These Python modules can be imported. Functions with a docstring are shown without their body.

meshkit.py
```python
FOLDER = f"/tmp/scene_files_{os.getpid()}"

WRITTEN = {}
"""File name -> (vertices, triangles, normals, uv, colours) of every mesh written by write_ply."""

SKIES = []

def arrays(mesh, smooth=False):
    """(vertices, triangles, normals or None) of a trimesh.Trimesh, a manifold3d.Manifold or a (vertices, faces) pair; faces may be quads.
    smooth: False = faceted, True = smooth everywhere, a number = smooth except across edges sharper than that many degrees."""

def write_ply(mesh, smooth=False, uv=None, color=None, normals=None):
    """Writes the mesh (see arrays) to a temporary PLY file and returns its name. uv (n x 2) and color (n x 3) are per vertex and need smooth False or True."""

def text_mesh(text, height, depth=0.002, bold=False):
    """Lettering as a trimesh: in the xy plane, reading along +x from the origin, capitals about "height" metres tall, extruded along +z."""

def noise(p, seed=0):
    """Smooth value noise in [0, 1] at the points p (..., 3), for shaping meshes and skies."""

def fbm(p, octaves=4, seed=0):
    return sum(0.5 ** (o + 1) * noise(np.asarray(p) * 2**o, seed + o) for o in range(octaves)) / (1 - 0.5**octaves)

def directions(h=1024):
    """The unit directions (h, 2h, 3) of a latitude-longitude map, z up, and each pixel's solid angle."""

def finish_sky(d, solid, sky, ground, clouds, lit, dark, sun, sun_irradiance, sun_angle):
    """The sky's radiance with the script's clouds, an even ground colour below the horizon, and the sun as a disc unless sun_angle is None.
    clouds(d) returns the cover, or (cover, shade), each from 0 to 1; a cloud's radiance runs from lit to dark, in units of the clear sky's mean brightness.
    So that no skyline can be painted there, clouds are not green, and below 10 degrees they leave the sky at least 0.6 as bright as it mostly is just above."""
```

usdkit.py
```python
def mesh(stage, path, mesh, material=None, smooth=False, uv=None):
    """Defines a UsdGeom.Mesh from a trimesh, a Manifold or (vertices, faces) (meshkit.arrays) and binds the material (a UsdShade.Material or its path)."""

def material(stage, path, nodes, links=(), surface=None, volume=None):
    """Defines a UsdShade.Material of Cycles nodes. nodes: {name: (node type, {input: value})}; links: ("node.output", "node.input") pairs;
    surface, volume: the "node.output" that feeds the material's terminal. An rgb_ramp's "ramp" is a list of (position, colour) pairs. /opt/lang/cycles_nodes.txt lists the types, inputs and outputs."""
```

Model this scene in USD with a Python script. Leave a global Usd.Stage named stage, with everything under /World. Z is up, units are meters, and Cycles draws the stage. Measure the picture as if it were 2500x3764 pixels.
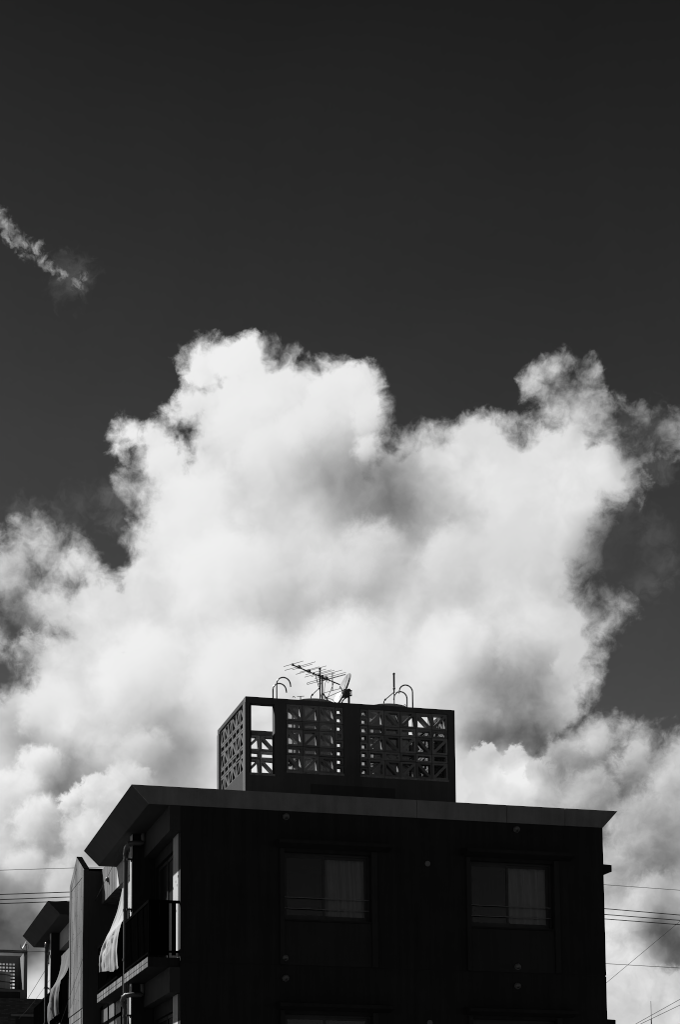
import math, random
import numpy as np
import trimesh
import usdkit
from shapely.geometry import Polygon, box as sbox
from shapely.ops import unary_union
from pxr import Usd, UsdGeom, UsdLux, UsdShade, Gf, Sdf

random.seed(7)
rng = np.random.default_rng(7)
stage = Usd.Stage.CreateInMemory()
UsdGeom.SetStageUpAxis(stage, 'Z')
UsdGeom.SetStageMetersPerUnit(stage, 1.0)
UsdGeom.Xform.Define(stage, '/World')
UsdGeom.Scope.Define(stage, '/World/Looks')

# ------------------------------------------------------------------ camera
cam = UsdGeom.Camera.Define(stage, '/World/camera')
R_ = np.array([0.9818825, -0.18943436, 0.00462424])
U_ = np.array([-0.02290719, -0.09443807, 0.99526716])
F_ = np.array([0.18810109, 0.97734133, 0.0970665])
EYE = np.array([-5.49686, -24.84127, -3.78241])
m = np.eye(4)
m[0, :3], m[1, :3], m[2, :3], m[3, :3] = R_, U_, -F_, EYE
cam.AddTransformOp().Set(Gf.Matrix4d(*m.ravel().tolist()))
cam.CreateHorizontalApertureAttr(36.0)
cam.CreateFocalLengthAttr(80.843)
cam.CreateHorizontalApertureOffsetAttr(10.688)
cam.CreateVerticalApertureOffsetAttr(27.854)
cam.CreateClippingRangeAttr((0.1, 5000.0))
EXPOSURE = 0.9
cam.CreateExposureAttr(EXPOSURE)

# ------------------------------------------------------------------ sun and sky
SUN = np.array([-0.445, 0.518, 0.73]); SUN /= np.linalg.norm(SUN)
sun_elev = math.asin(SUN[2]); sun_rot = math.atan2(SUN[0], SUN[1])
sun = UsdLux.DistantLight.Define(stage, '/World/sun')
sun.CreateIntensityAttr(1.0); sun.CreateAngleAttr(0.53); sun.CreateColorAttr(Gf.Vec3f(1, 1, 1))
sun.GetPrim().CreateAttribute('inputs:normalize', Sdf.ValueTypeNames.Bool).Set(True)
zr = SUN; xr = np.cross([0, 0, 1.0], zr); xr /= np.linalg.norm(xr); yr = np.cross(zr, xr)
ms = np.eye(4); ms[0, :3], ms[1, :3], ms[2, :3] = xr, yr, zr
sun.AddTransformOp().Set(Gf.Matrix4d(*ms.ravel().tolist()))

PUFFS = [(15.15,29.35,1.08),
(14.21,29.35,0.83),
(13.22,29.75,0.31),
(13.36,29.09,0.83),
(16.25,28.91,0.86),
(17.26,28.36,0.95),
(18.26,28.18,1.09),
(19.18,28.27,0.94),
(19.63,27.90,0.63),
(19.67,27.06,0.63),
(19.94,26.35,0.70),
(20.40,25.54,0.87),
(12.85,28.13,0.75),
(12.34,27.86,0.46),
(15.56,27.10,2.34),
(17.91,26.45,2.05),
(11.24,26.95,0.73),
(10.55,27.16,0.59),
(10.22,26.74,0.44),
(11.75,26.03,1.18),
(10.82,25.17,0.63),
(12.01,24.30,1.38),
(11.08,23.56,0.67),
(14.20,23.39,3.26),
(17.55,22.42,4.02),
(12.18,21.93,2.07),
(11.01,21.33,1.46),
(11.85,20.12,2.02),
(11.17,22.53,0.61),
(10.33,22.23,0.58),
(9.07,22.36,0.64),
(8.14,22.64,0.85),
(6.96,23.28,0.79),
(6.20,23.55,0.66),
(5.79,22.57,0.94),
(9.33,20.86,1.78),
(7.32,21.28,1.20),
(5.96,22.21,0.85),
(7.50,19.46,1.25),
(8.51,18.86,1.96),
(6.50,19.89,0.56),
(5.16,20.00,0.52),
(6.53,17.58,1.10),
(21.48,26.39,0.58),
(22.22,26.54,0.54),
(22.37,25.48,1.23),
(24.01,26.60,0.62),
(23.99,25.49,1.65),
(25.28,25.65,1.08),
(26.38,25.40,1.48),
(27.79,25.11,1.15),
(28.56,24.88,0.92),
(28.93,24.35,0.70),
(22.33,23.19,3.32),
(25.38,23.24,2.61),
(26.97,23.80,1.57),
(26.29,21.71,1.19),
(26.00,28.04,0.50),
(26.85,28.35,0.46),
(27.86,27.63,0.52),
(26.90,27.13,0.58),
(28.27,28.18,0.30),
(27.76,26.76,0.77),
(27.50,26.11,0.89),
(28.45,26.68,0.33),
(26.60,27.71,0.41),
(24.52,20.10,3.05),
(26.56,19.79,1.35),
(27.32,19.13,0.97),
(28.11,19.80,0.44),
(28.66,20.54,0.29),
(26.36,18.17,1.41),
(27.14,18.25,0.68),
(30.73,25.84,0.35),
(31.15,25.78,0.57),
(29.67,26.19,0.30),
(30.11,25.38,0.22),
(10.54,15.14,4.96),
(16.35,17.44,4.86),
(22.07,17.38,3.68),
(4.60,14.24,4.15),
(8.08,11.92,3.55),
(13.04,10.34,4.20),
(18.77,11.87,4.75),
(24.10,14.97,1.23),
(25.20,15.06,1.00),
(23.77,14.21,1.39),
(25.80,13.95,1.45),
(28.01,16.09,0.95),
(29.05,15.40,1.09),
(30.67,14.52,1.39),
(27.21,14.63,1.88),
(28.97,12.22,2.83),
(26.68,11.58,2.28),
(31.16,11.32,2.92),
(27.37,8.44,2.43),
(30.44,6.78,2.95),
(28.33,4.98,3.01),
(8.95,6.59,3.25),
(6.68,5.11,3.24),
(5.67,7.85,3.24),
(22.65,13.33,1.86),
(26.65,17.09,0.90),
(24.93,16.91,1.66)]
HOLES = [(5.59,19.02,0.34),
(29.43,18.05,0.87),
(16.25,29.76,0.17),
(30.17,25.10,0.33),
(29.20,25.91,0.14),
(20.66,26.72,0.20)]
THIN = [(5.09,33.71,0.27),
(5.27,33.59,0.24),
(5.44,33.47,0.22),
(5.61,33.37,0.19),
(5.79,33.24,0.15),
(5.96,33.09,0.14),
(6.10,32.97,0.12),
(6.26,32.90,0.14),
(6.41,32.85,0.16),
(6.58,32.77,0.18),
(6.76,32.64,0.18),
(6.90,32.46,0.15),
(7.05,32.32,0.12),
(7.22,32.20,0.11),
(7.38,32.11,0.10),
(7.55,32.09,0.08),
(7.76,32.10,0.08),
(7.96,32.05,0.10),
(8.17,31.94,0.11),
(8.31,31.80,0.08),
(8.48,32.01,0.07),
(8.58,32.09,0.06)]
TONES = [(20.22,24.91,2.79,-0.10),
(18.40,25.44,1.77,-0.05),
(17.24,26.90,2.04,-0.07),
(15.55,25.26,2.53,-0.03),
(15.57,28.77,1.43,0.03),
(18.94,28.49,1.00,0.03),
(14.87,21.30,2.31,-0.05),
(16.87,21.25,1.99,-0.08),
(19.36,21.30,1.52,-0.10),
(21.82,22.06,1.94,-0.08),
(23.78,23.08,2.20,-0.03),
(26.14,22.16,2.18,-0.06),
(27.05,20.63,1.75,-0.08),
(24.48,18.00,2.56,-0.10),
(26.23,18.92,2.07,-0.06),
(24.89,15.16,1.22,0.12),
(24.87,13.85,1.23,-0.10),
(26.14,15.31,1.06,-0.08),
(27.97,14.58,2.54,-0.10),
(29.79,15.04,2.20,-0.12),
(27.15,12.33,2.57,-0.12),
(29.44,13.26,2.22,-0.12),
(30.58,11.36,1.91,-0.10),
(28.62,10.55,2.10,-0.12),
(30.06,8.63,1.49,-0.40),
(29.02,8.68,1.20,-0.14),
(30.66,9.06,1.33,-0.16),
(30.43,6.32,2.37,-0.04),
(27.32,6.26,1.98,-0.10),
(6.58,13.81,1.92,-0.10),
(8.22,15.11,1.92,-0.18),
(9.39,14.02,1.92,-0.10),
(6.54,16.65,1.74,-0.10),
(11.37,16.09,2.39,-0.14),
(12.70,15.14,1.91,-0.10),
(8.90,12.57,1.93,-0.08),
(7.10,11.58,1.94,-0.12),
(5.97,9.63,2.26,-0.46),
(7.61,9.50,1.62,-0.34),
(9.09,9.68,1.46,-0.20),
(6.64,8.51,1.62,-0.16),
(7.46,22.92,1.37,-0.08),
(6.46,22.74,1.22,-0.10),
(5.98,20.94,1.39,-0.16),
(7.16,20.67,1.39,-0.10),
(10.65,25.31,1.04,-0.08),
(13.20,11.95,2.26,-0.05),
(27.07,27.66,1.79,-0.10),
(30.12,25.92,1.64,-0.30),
(29.70,22.08,2.40,-0.40),
(6.99,33.00,2.19,-0.08),
(28.27,20.22,1.01,-0.16),
(8.29,24.84,1.35,-0.28)]
SOFTS = [(27.08,27.92,1.51,0.80),
(28.61,26.66,1.24,0.70),
(29.67,25.98,1.23,0.80),
(29.46,24.36,0.97,0.35),
(28.49,22.50,1.85,0.70),
(28.73,20.17,1.73,0.80),
(27.53,21.45,1.30,0.60),
(28.06,18.18,1.32,0.50),
(20.58,26.73,1.01,0.50),
(22.22,26.75,1.00,0.35),
(25.45,26.47,0.98,0.50),
(7.12,23.65,2.27,0.65),
(6.49,20.80,2.63,0.80),
(8.47,22.80,1.37,0.40),
(10.99,25.02,1.50,0.60),
(10.66,23.56,0.91,0.40),
(16.25,29.83,0.85,0.50),
(29.53,16.26,1.76,0.50),
(20.59,27.84,0.57,0.30),
(12.16,28.83,0.72,-0.30),
(14.89,30.28,1.13,-0.30),
(19.28,29.15,0.85,-0.20),
(8.46,24.56,1.20,0.60),
(30.88,25.82,1.22,0.90),
(30.12,25.79,0.82,0.60),
(8.11,25.27,0.89,0.50)]
MOTTLE = [(28.24,13.03,4.91,0.62),
(25.88,10.06,3.82,0.50),
(29.59,7.58,3.71,0.50),
(25.24,17.04,3.01,0.45),
(7.57,13.51,4.18,0.36),
(9.70,15.92,3.19,0.25),
(6.81,21.26,3.40,0.50),
(10.99,25.02,1.35,0.40),
(27.47,24.87,2.82,0.22),
(21.37,24.70,3.66,0.30),
(24.52,20.10,2.98,0.25)]
LOBES = [(9.33,21.31,1.31,0.900,0.62),
(6.62,23.19,0.91,0.860,0.62),
(8.48,22.50,0.84,0.900,0.46),
(6.50,19.74,0.93,0.900,0.46),
(8.16,20.39,1.32,0.880,0.62),
(7.52,17.76,1.50,0.920,0.77),
(12.68,28.14,1.09,0.945,0.46),
(10.81,26.88,0.91,0.945,0.39),
(11.92,26.03,1.33,0.935,0.62),
(11.67,24.59,1.20,0.930,0.77),
(13.53,29.09,0.86,0.945,0.28),
(15.14,29.19,1.43,0.950,0.34),
(16.41,28.40,1.22,0.930,0.46),
(14.89,27.54,1.60,0.940,0.69),
(18.43,28.10,1.36,0.935,0.46),
(17.42,27.25,1.23,0.925,0.54),
(19.76,27.61,0.86,0.920,0.39),
(15.89,26.25,1.77,0.930,0.92),
(19.74,26.29,0.90,0.900,0.46),
(13.02,24.29,2.26,0.945,1.08),
(14.20,22.36,2.60,0.950,1.23),
(22.22,26.33,0.69,0.840,0.39),
(23.93,26.61,0.74,0.870,0.34),
(25.12,25.67,0.99,0.870,0.46),
(26.39,25.68,1.34,0.890,0.62),
(27.79,25.11,1.12,0.890,0.54),
(25.72,24.35,2.00,0.900,0.92),
(28.23,24.23,0.84,0.880,0.46),
(22.96,22.56,1.62,0.870,0.92),
(25.37,22.66,1.75,0.860,0.92),
(19.87,22.90,1.64,0.880,0.92),
(18.84,19.21,2.62,0.950,1.39),
(14.86,18.86,2.65,0.940,1.39),
(22.75,19.32,1.81,0.940,0.92),
(25.77,19.70,1.63,0.870,0.77),
(27.31,18.98,0.88,0.820,0.39),
(11.02,18.89,2.35,0.950,1.08),
(23.92,15.32,0.83,0.840,0.18),
(25.13,15.43,0.73,0.860,0.15),
(25.98,15.01,0.64,0.800,0.22),
(26.77,15.57,0.90,0.760,0.46),
(28.16,15.92,0.89,0.800,0.39),
(29.34,15.08,1.25,0.800,0.62),
(30.59,14.38,1.10,0.800,0.62),
(23.61,14.06,0.62,0.860,0.22),
(27.65,13.83,1.50,0.770,0.62),
(29.58,12.94,1.63,0.750,0.77),
(28.19,11.35,1.51,0.760,0.77),
(26.41,13.14,1.06,0.780,0.62),
(29.81,10.49,1.19,0.780,0.62),
(27.23,9.22,1.37,0.830,0.62),
(28.69,7.15,1.81,0.860,0.92),
(30.16,6.94,1.34,0.860,0.62),
(7.22,15.57,1.19,0.930,0.46),
(6.07,14.59,1.27,0.940,0.62),
(10.54,14.98,1.12,0.900,0.39),
(9.55,14.50,0.99,0.920,0.25),
(8.64,14.33,0.80,0.930,0.22),
(7.07,13.50,1.28,0.930,0.62),
(11.04,16.09,1.43,0.840,0.77),
(8.90,13.05,1.29,0.890,0.62),
(6.60,12.06,1.13,0.880,0.62),
(8.09,11.44,1.13,0.840,0.62),
(10.39,13.23,1.13,0.860,0.62),
(8.62,7.08,1.79,0.860,0.92)]
VEILS = [(8.45,24.92,0.39),
(6.43,24.50,0.39),
(7.78,24.47,0.39),
(30.02,22.61,0.56),
(30.29,21.73,0.51),
(29.82,21.21,0.51),
(28.96,22.88,0.57),
(28.48,22.36,0.57),
(9.81,25.01,0.45),
(9.90,24.29,0.36),
(29.37,26.23,0.55),
(30.12,25.92,0.61),
(29.80,25.28,0.55),
(29.14,23.70,0.42),
(30.39,24.80,0.41),
(8.03,32.00,0.55)]
SHADES = [(18.40,25.51,1.62,-0.09),
(19.73,24.80,1.91,-0.14),
(21.37,24.63,1.90,-0.13),
(22.67,24.10,1.31,-0.10),
(20.37,23.90,1.78,-0.05),
(22.83,23.88,0.58,-0.06),
(23.99,17.58,2.12,-0.12),
(25.73,17.61,2.25,-0.16),
(23.66,16.53,0.92,-0.24),
(24.84,16.46,1.14,-0.26),
(25.93,16.31,1.13,-0.22),
(26.17,15.31,0.60,-0.20),
(8.22,15.11,1.44,-0.13),
(11.36,17.50,2.53,-0.06),
(11.87,15.62,1.91,-0.10),
(7.58,12.55,2.09,-0.10),
(6.21,16.72,1.42,-0.12),
(29.46,13.71,3.98,-0.13),
(27.98,14.88,1.94,-0.12),
(30.13,11.23,1.92,-0.14),
(29.51,15.67,1.03,-0.10),
(27.30,12.17,1.81,-0.14),
(26.62,15.73,1.05,-0.14),
(30.51,8.92,1.63,-0.06),
(16.37,21.41,2.14,-0.05),
(19.85,21.58,2.11,-0.06),
(5.90,21.16,1.07,-0.20),
(5.84,18.95,0.93,-0.24),
(6.83,20.20,1.08,-0.12),
(11.16,25.74,0.59,-0.16),
(11.25,24.37,0.60,-0.16),
(16.23,25.81,1.77,-0.03)]

def dirv(az, el):
    a, e = math.radians(az), math.radians(el)
    return (math.sin(a) * math.cos(e), math.cos(a) * math.cos(e), math.sin(e))

N, L = {}, []
cnt = [0]
def node(kind, links=(), **kw):
    nm = f'n{cnt[0]}'; cnt[0] += 1
    N[nm] = (kind, kw)
    for src, inp in links:
        L.append((src, f'{nm}.{inp}'))
    return nm
def mth(op, a, b=None, c=None, clamp=False):
    kw, lk = {'math_type': op, 'use_clamp': clamp}, []
    for i, x in enumerate((a, b, c)):
        if x is None: continue
        if isinstance(x, str): lk.append((x, f'value{i+1}'))
        else: kw[f'value{i+1}'] = float(x)
    return node('math', lk, **kw) + '.value'

tc = node('texture_coordinate') + '.generated'
def noise_fac(vec, scale, detail, rough, distortion=0.0, lac=2.0, out='fac'):
    return node('noise_texture', [(vec, 'vector')], dimensions='3D', scale=scale, detail=detail, roughness=rough, lacunarity=lac, distortion=distortion) + '.' + out
def vadd_scaled(vec, col, k):       # vec + (col-0.5)*k
    a = node('vector_math', [(col, 'vector1')], math_type='subtract', vector2=(0.5, 0.5, 0.5)) + '.vector'
    b = node('vector_math', [(a, 'vector1')], math_type='scale', scale=k) + '.vector'
    return node('vector_math', [(vec, 'vector1'), (b, 'vector2')], math_type='add') + '.vector'
warp1 = noise_fac(tc, 22.0, 3.0, 0.55, out='color')
dw = vadd_scaled(tc, warp1, 0.012)
warp2 = noise_fac(tc, 95.0, 4.0, 0.6, out='color')
dw = vadd_scaled(dw, warp2, 0.010)
def sdist(vec, az, el):
    return node('vector_math', [(vec, 'vector1')], math_type='distance', vector2=dirv(az, el)) + '.value'
acc = None
for az, el, r in PUFFS:
    s = mth('subtract', math.radians(r), sdist(dw, az, el))
    acc = s if acc is None else mth('smoothmax', acc, s, 0.006)
for az, el, r in HOLES:
    s = mth('subtract', sdist(dw, az, el), math.radians(r) * 0.9)
    acc = mth('smoothmin', acc, s, 0.006)
# beyond the picture: a loose bank of the same cumulus low round the northern sky
sep = node('separate_xyz', [(tc, 'vector')])
gen = noise_fac(tc, 3.2, 4.0, 0.5)
gen = mth('subtract', gen, mth('multiply_add', sep + '.z', 0.55, 0.45))
gen = mth('subtract', gen, mth('multiply', mth('subtract', 1.0, sep + '.y'), 0.45))
inframe = node('vector_math', [(tc, 'vector1')], math_type='distance', vector2=(0.2809, 0.8313, 0.4797)) + '.value'
gmask = node('map_range', [(inframe, 'value')], range_type='smoothstep', from_min=0.40, from_max=0.62, to_min=-0.4, to_max=0.0) + '.result'
gen = mth('add', gen, gmask)
acc = mth('maximum', acc, mth('multiply', gen, 0.5))
# how feathery the outline is, from crisp domes to drawn-out wisps
soft = mth('multiply_add', noise_fac(tc, 9.0, 3.0, 0.5), 0.5, -0.08)
for az, el, r, w in SOFTS:
    f = node('map_range', [(sdist(dw, az, el), 'value')], range_type='smoothstep', from_min=math.radians(r) * 0.25, from_max=math.radians(r) * 1.1, to_min=w, to_max=0.0) + '.result'
    soft = mth('add', soft, f)
soft = mth('minimum', mth('maximum', soft, 0.0), 1.0)
n1 = noise_fac(tc, 62.0, 10.0, 0.55, 0.35)
n2 = noise_fac(dw, 170.0, 8.0, 0.64, 0.7)
dens = mth('multiply_add', mth('subtract', n1, 0.5), mth('multiply_add', soft, 0.024, 0.019), acc)
dens = mth('multiply_add', mth('subtract', n2, 0.5), mth('multiply_add', soft, 0.010, 0.006), dens)
wid = mth('multiply_add', soft, 0.026, 0.0060)
alpha = mth('divide', mth('add', dens, mth('multiply', wid, 0.35)), wid)
alpha = node('map_range', [(alpha, 'value')], range_type='smoothstep', from_min=0.0, from_max=1.0, to_min=0.0, to_max=1.0) + '.result'
# thin torn scraps
tacc = None
thv = vadd_scaled(vadd_scaled(tc, noise_fac(tc, 60.0, 3.0, 0.5, out='color'), 0.006), noise_fac(tc, 210.0, 4.0, 0.6, out='color'), 0.004)
for az, el, r in THIN:
    s = mth('subtract', math.radians(r) * 0.82, sdist(thv, az, el))
    tacc = s if tacc is None else mth('smoothmax', tacc, s, 0.006)
tn = noise_fac(dw, 120.0, 10.0, 0.62, 0.8)
td = mth('multiply_add', mth('subtract', tn, 0.52), 0.022, tacc)
talpha = node('map_range', [(td, 'value')], range_type='smoothstep', from_min=-0.003, from_max=0.009, to_min=0.0, to_max=0.80) + '.result'
alpha = mth('maximum', alpha, talpha)
vacc = None
for az, el, r in VEILS:
    s = mth('subtract', math.radians(r), sdist(dw, az, el))
    vacc = s if vacc is None else mth('smoothmax', vacc, s, 0.008)
vd = mth('multiply_add', mth('subtract', tn, 0.5), 0.030, vacc)
valpha = node('map_range', [(vd, 'value')], range_type='smoothstep', from_min=-0.008, from_max=0.016, to_min=0.0, to_max=0.11) + '.result'
alpha = mth('maximum', alpha, valpha)
# tone of the cloud: sunlit white billows with broad grey folds and undersides
warp3 = noise_fac(tc, 13.0, 4.0, 0.55, out='color')
tw_ = vadd_scaled(tc, warp3, 0.060)
sw_ = vadd_scaled(tc, noise_fac(tc, 20.0, 5.0, 0.55, out='color'), 0.036)
def blobs(L_, vec, k=1.15):
    s = None
    for az, el, r, w in L_:
        f = node('map_range', [(sdist(vec, az, el), 'value')], range_type='smoothstep', from_min=0.0, from_max=math.radians(r) * k, to_min=w, to_max=0.0) + '.result'
        s = f if s is None else mth('add', s, f)
    return s
V = blobs(TONES, tw_)
V = mth('maximum', V, -0.46)
b1 = noise_fac(dw, 24.0, 6.0, 0.5, 0.3)
V = mth('multiply', V, mth('multiply_add', b1, 1.1, 0.45))
V = mth('add', V, 0.885)
shift = node('vector_math', [(dw, 'vector1')], math_type='add', vector2=(-0.0085, 0.0, 0.0055)) + '.vector'
def billow(vec):
    p = mth('absolute', mth('multiply_add', noise_fac(vec, 21.0, 4.0, 0.45, 0.1), 2.0, -1.0))
    q = mth('absolute', mth('multiply_add', noise_fac(vec, 55.0, 4.0, 0.5, 0.1), 2.0, -1.0))
    return mth('multiply_add', q, 0.40, p)
rel = mth('subtract', billow(shift), billow(dw))
V = mth('multiply_add', rel, 0.10, V)
low = noise_fac(tc, 10.0, 3.0, 0.5)
V = mth('multiply_add', mth('subtract', low, 0.55), 0.10, V)
V = mth('add', V, mth('maximum', blobs(SHADES, sw_, 1.25), -0.46))
# rounded heads: each has a firm edge towards the sun and melts away underneath
LDIR = -0.55 * np.array((0.9487, -0.3168, 0.0)) + 0.83 * np.array((-0.105, -0.299, 0.948)); LDIR /= np.linalg.norm(LDIR)
wl = vadd_scaled(tc, noise_fac(tc, 30.0, 4.0, 0.55, out='color'), 0.020)
edge_n = mth('add', mth('multiply', mth('subtract', n1, 0.5), 0.016), mth('multiply', mth('subtract', n2, 0.5), 0.010))
for az, el, r, lit, wd in LOBES:
    c = np.array(dirv(az, el)); rr = math.radians(r)
    s_ = mth('add', mth('subtract', rr, sdist(wl, az, el)), edge_n)
    al = node('map_range', [(s_, 'value')], range_type='smoothstep', from_min=0.0, from_max=math.radians(wd), to_min=0.0, to_max=1.0) + '.result'
    dt = node('vector_math', [(wl, 'vector1')], math_type='dot_product', vector2=tuple(LDIR)) + '.value'
    t0 = float(c @ LDIR)
    fd = node('map_range', [(dt, 'value')], range_type='smoothstep', from_min=t0 - rr * 0.75, from_max=t0 + rr * 0.55, to_min=0.0, to_max=1.0) + '.result'
    V = node('mix_float', [(mth('multiply', al, fd), 'fac'), (V, 'a')], b=lit) + '.result'
mot = blobs(MOTTLE, tc)
mn = noise_fac(dw, 33.0, 8.0, 0.58, 0.4)
V = mth('multiply_add', mth('subtract', mn, 0.52), mot, V)
V = mth('minimum', mth('maximum', V, 0.25), 0.95)
CL = mth('multiply', mth('power', V, 2.25), 5.2)
sky = node('sky_texture', sky_type='single_scattering', sun_disc=False, sun_elevation=sun_elev, sun_rotation=sun_rot, altitude=100.0, air_density=1.0, aerosol_density=0.8, ozone_density=1.0) + '.color'
red = node('separate_color', [(sky, 'color')], color_type='rgb') + '.r'     # red-filtered black and white
redk = node('map_range', [(sep + '.z', 'value')], range_type='linear', clamp=True, from_min=0.13, from_max=0.66, to_min=0.205, to_max=0.032) + '.result'   # filter and haze: paler towards the horizon
red = mth('multiply', red, redk)
veil = noise_fac(tc, 7.0, 12.0, 0.72, 0.5)
red = mth('multiply', red, mth('multiply_add', veil, 0.36, 0.86))          # faint high haze
tot = node('mix_float', [(alpha, 'fac'), (red, 'a'), (CL, 'b')], use_clamp=True) + '.result'
col = node('combine_color', [(tot, 'r'), (tot, 'g'), (tot, 'b')], color_type='rgb') + '.color'
bg = node('background_shader', [(col, 'color')], strength=0.1)
sky_mat = usdkit.material(stage, '/World/Looks/sky', N, L, surface=bg + '.background')
dome = UsdLux.DomeLight.Define(stage, '/World/sky')
dome.CreateIntensityAttr(1.0)
UsdShade.MaterialBindingAPI.Apply(dome.GetPrim()).Bind(sky_mat)
dome.GetPrim().SetCustomDataByKey('kind', 'structure')
dome.GetPrim().SetCustomDataByKey('label', 'dark sky with a towering white cumulus bank')

# ------------------------------------------------------------------ materials
def grey(v): return (v, v, v)
def surf(name, lo, hi, scale=3.0, rough=0.8, streak=0.0, fine=0.15, spec=0.3, bump=0.15, metallic=0.0, trans=0.0, con=0.18, ms=7.0):
    """Grey weathered surface: blotches, vertical rain streaks and fine grain in the base colour, light relief."""
    n = {'g': ('geometry', {}),
         'm': ('mapping', {'scale': (ms, ms, 0.45)}),
         'nb': ('noise_texture', {'scale': scale, 'detail': 6.0, 'roughness': 0.6}),
         'ns': ('noise_texture', {'scale': 1.0, 'detail': 5.0, 'roughness': 0.65}),
         'nf': ('noise_texture', {'scale': 55.0, 'detail': 4.0, 'roughness': 0.7}),
         'a1': ('mix_float', {'fac': streak}),
         'a2': ('mix_float', {'fac': fine}),
         'r': ('rgb_ramp', {'ramp': [(0.0, grey(lo)), (0.5 - con, grey(lo)), (0.5 + con, grey(hi)), (1.0, grey(hi))]}),
         'b': ('bump', {'strength': bump, 'distance': 0.01}),
         'p': ('principled_bsdf', {'roughness': rough, 'specular_ior_level': spec, 'metallic': metallic})}
    l = [('g.position', 'm.vector'), ('g.position', 'nb.vector'), ('m.vector', 'ns.vector'), ('g.position', 'nf.vector'),
         ('nb.fac', 'a1.a'), ('ns.fac', 'a1.b'), ('a1.result', 'a2.a'), ('nf.fac', 'a2.b'), ('a2.result', 'r.fac'), ('r.color', 'p.base_color'),
         ('nf.fac', 'b.height'), ('b.normal', 'p.normal')]
    out = 'p.BSDF'
    if trans:
        n['t'] = ('translucent_bsdf', {}); n['mx'] = ('mix_closure', {'fac': trans})
        l += [('r.color', 't.color'), ('p.BSDF', 'mx.closure1'), ('t.BSDF', 'mx.closure2')]
        out = 'mx.closure'
    return usdkit.material(stage, '/World/Looks/' + name, n, l, surface=out)
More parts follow.
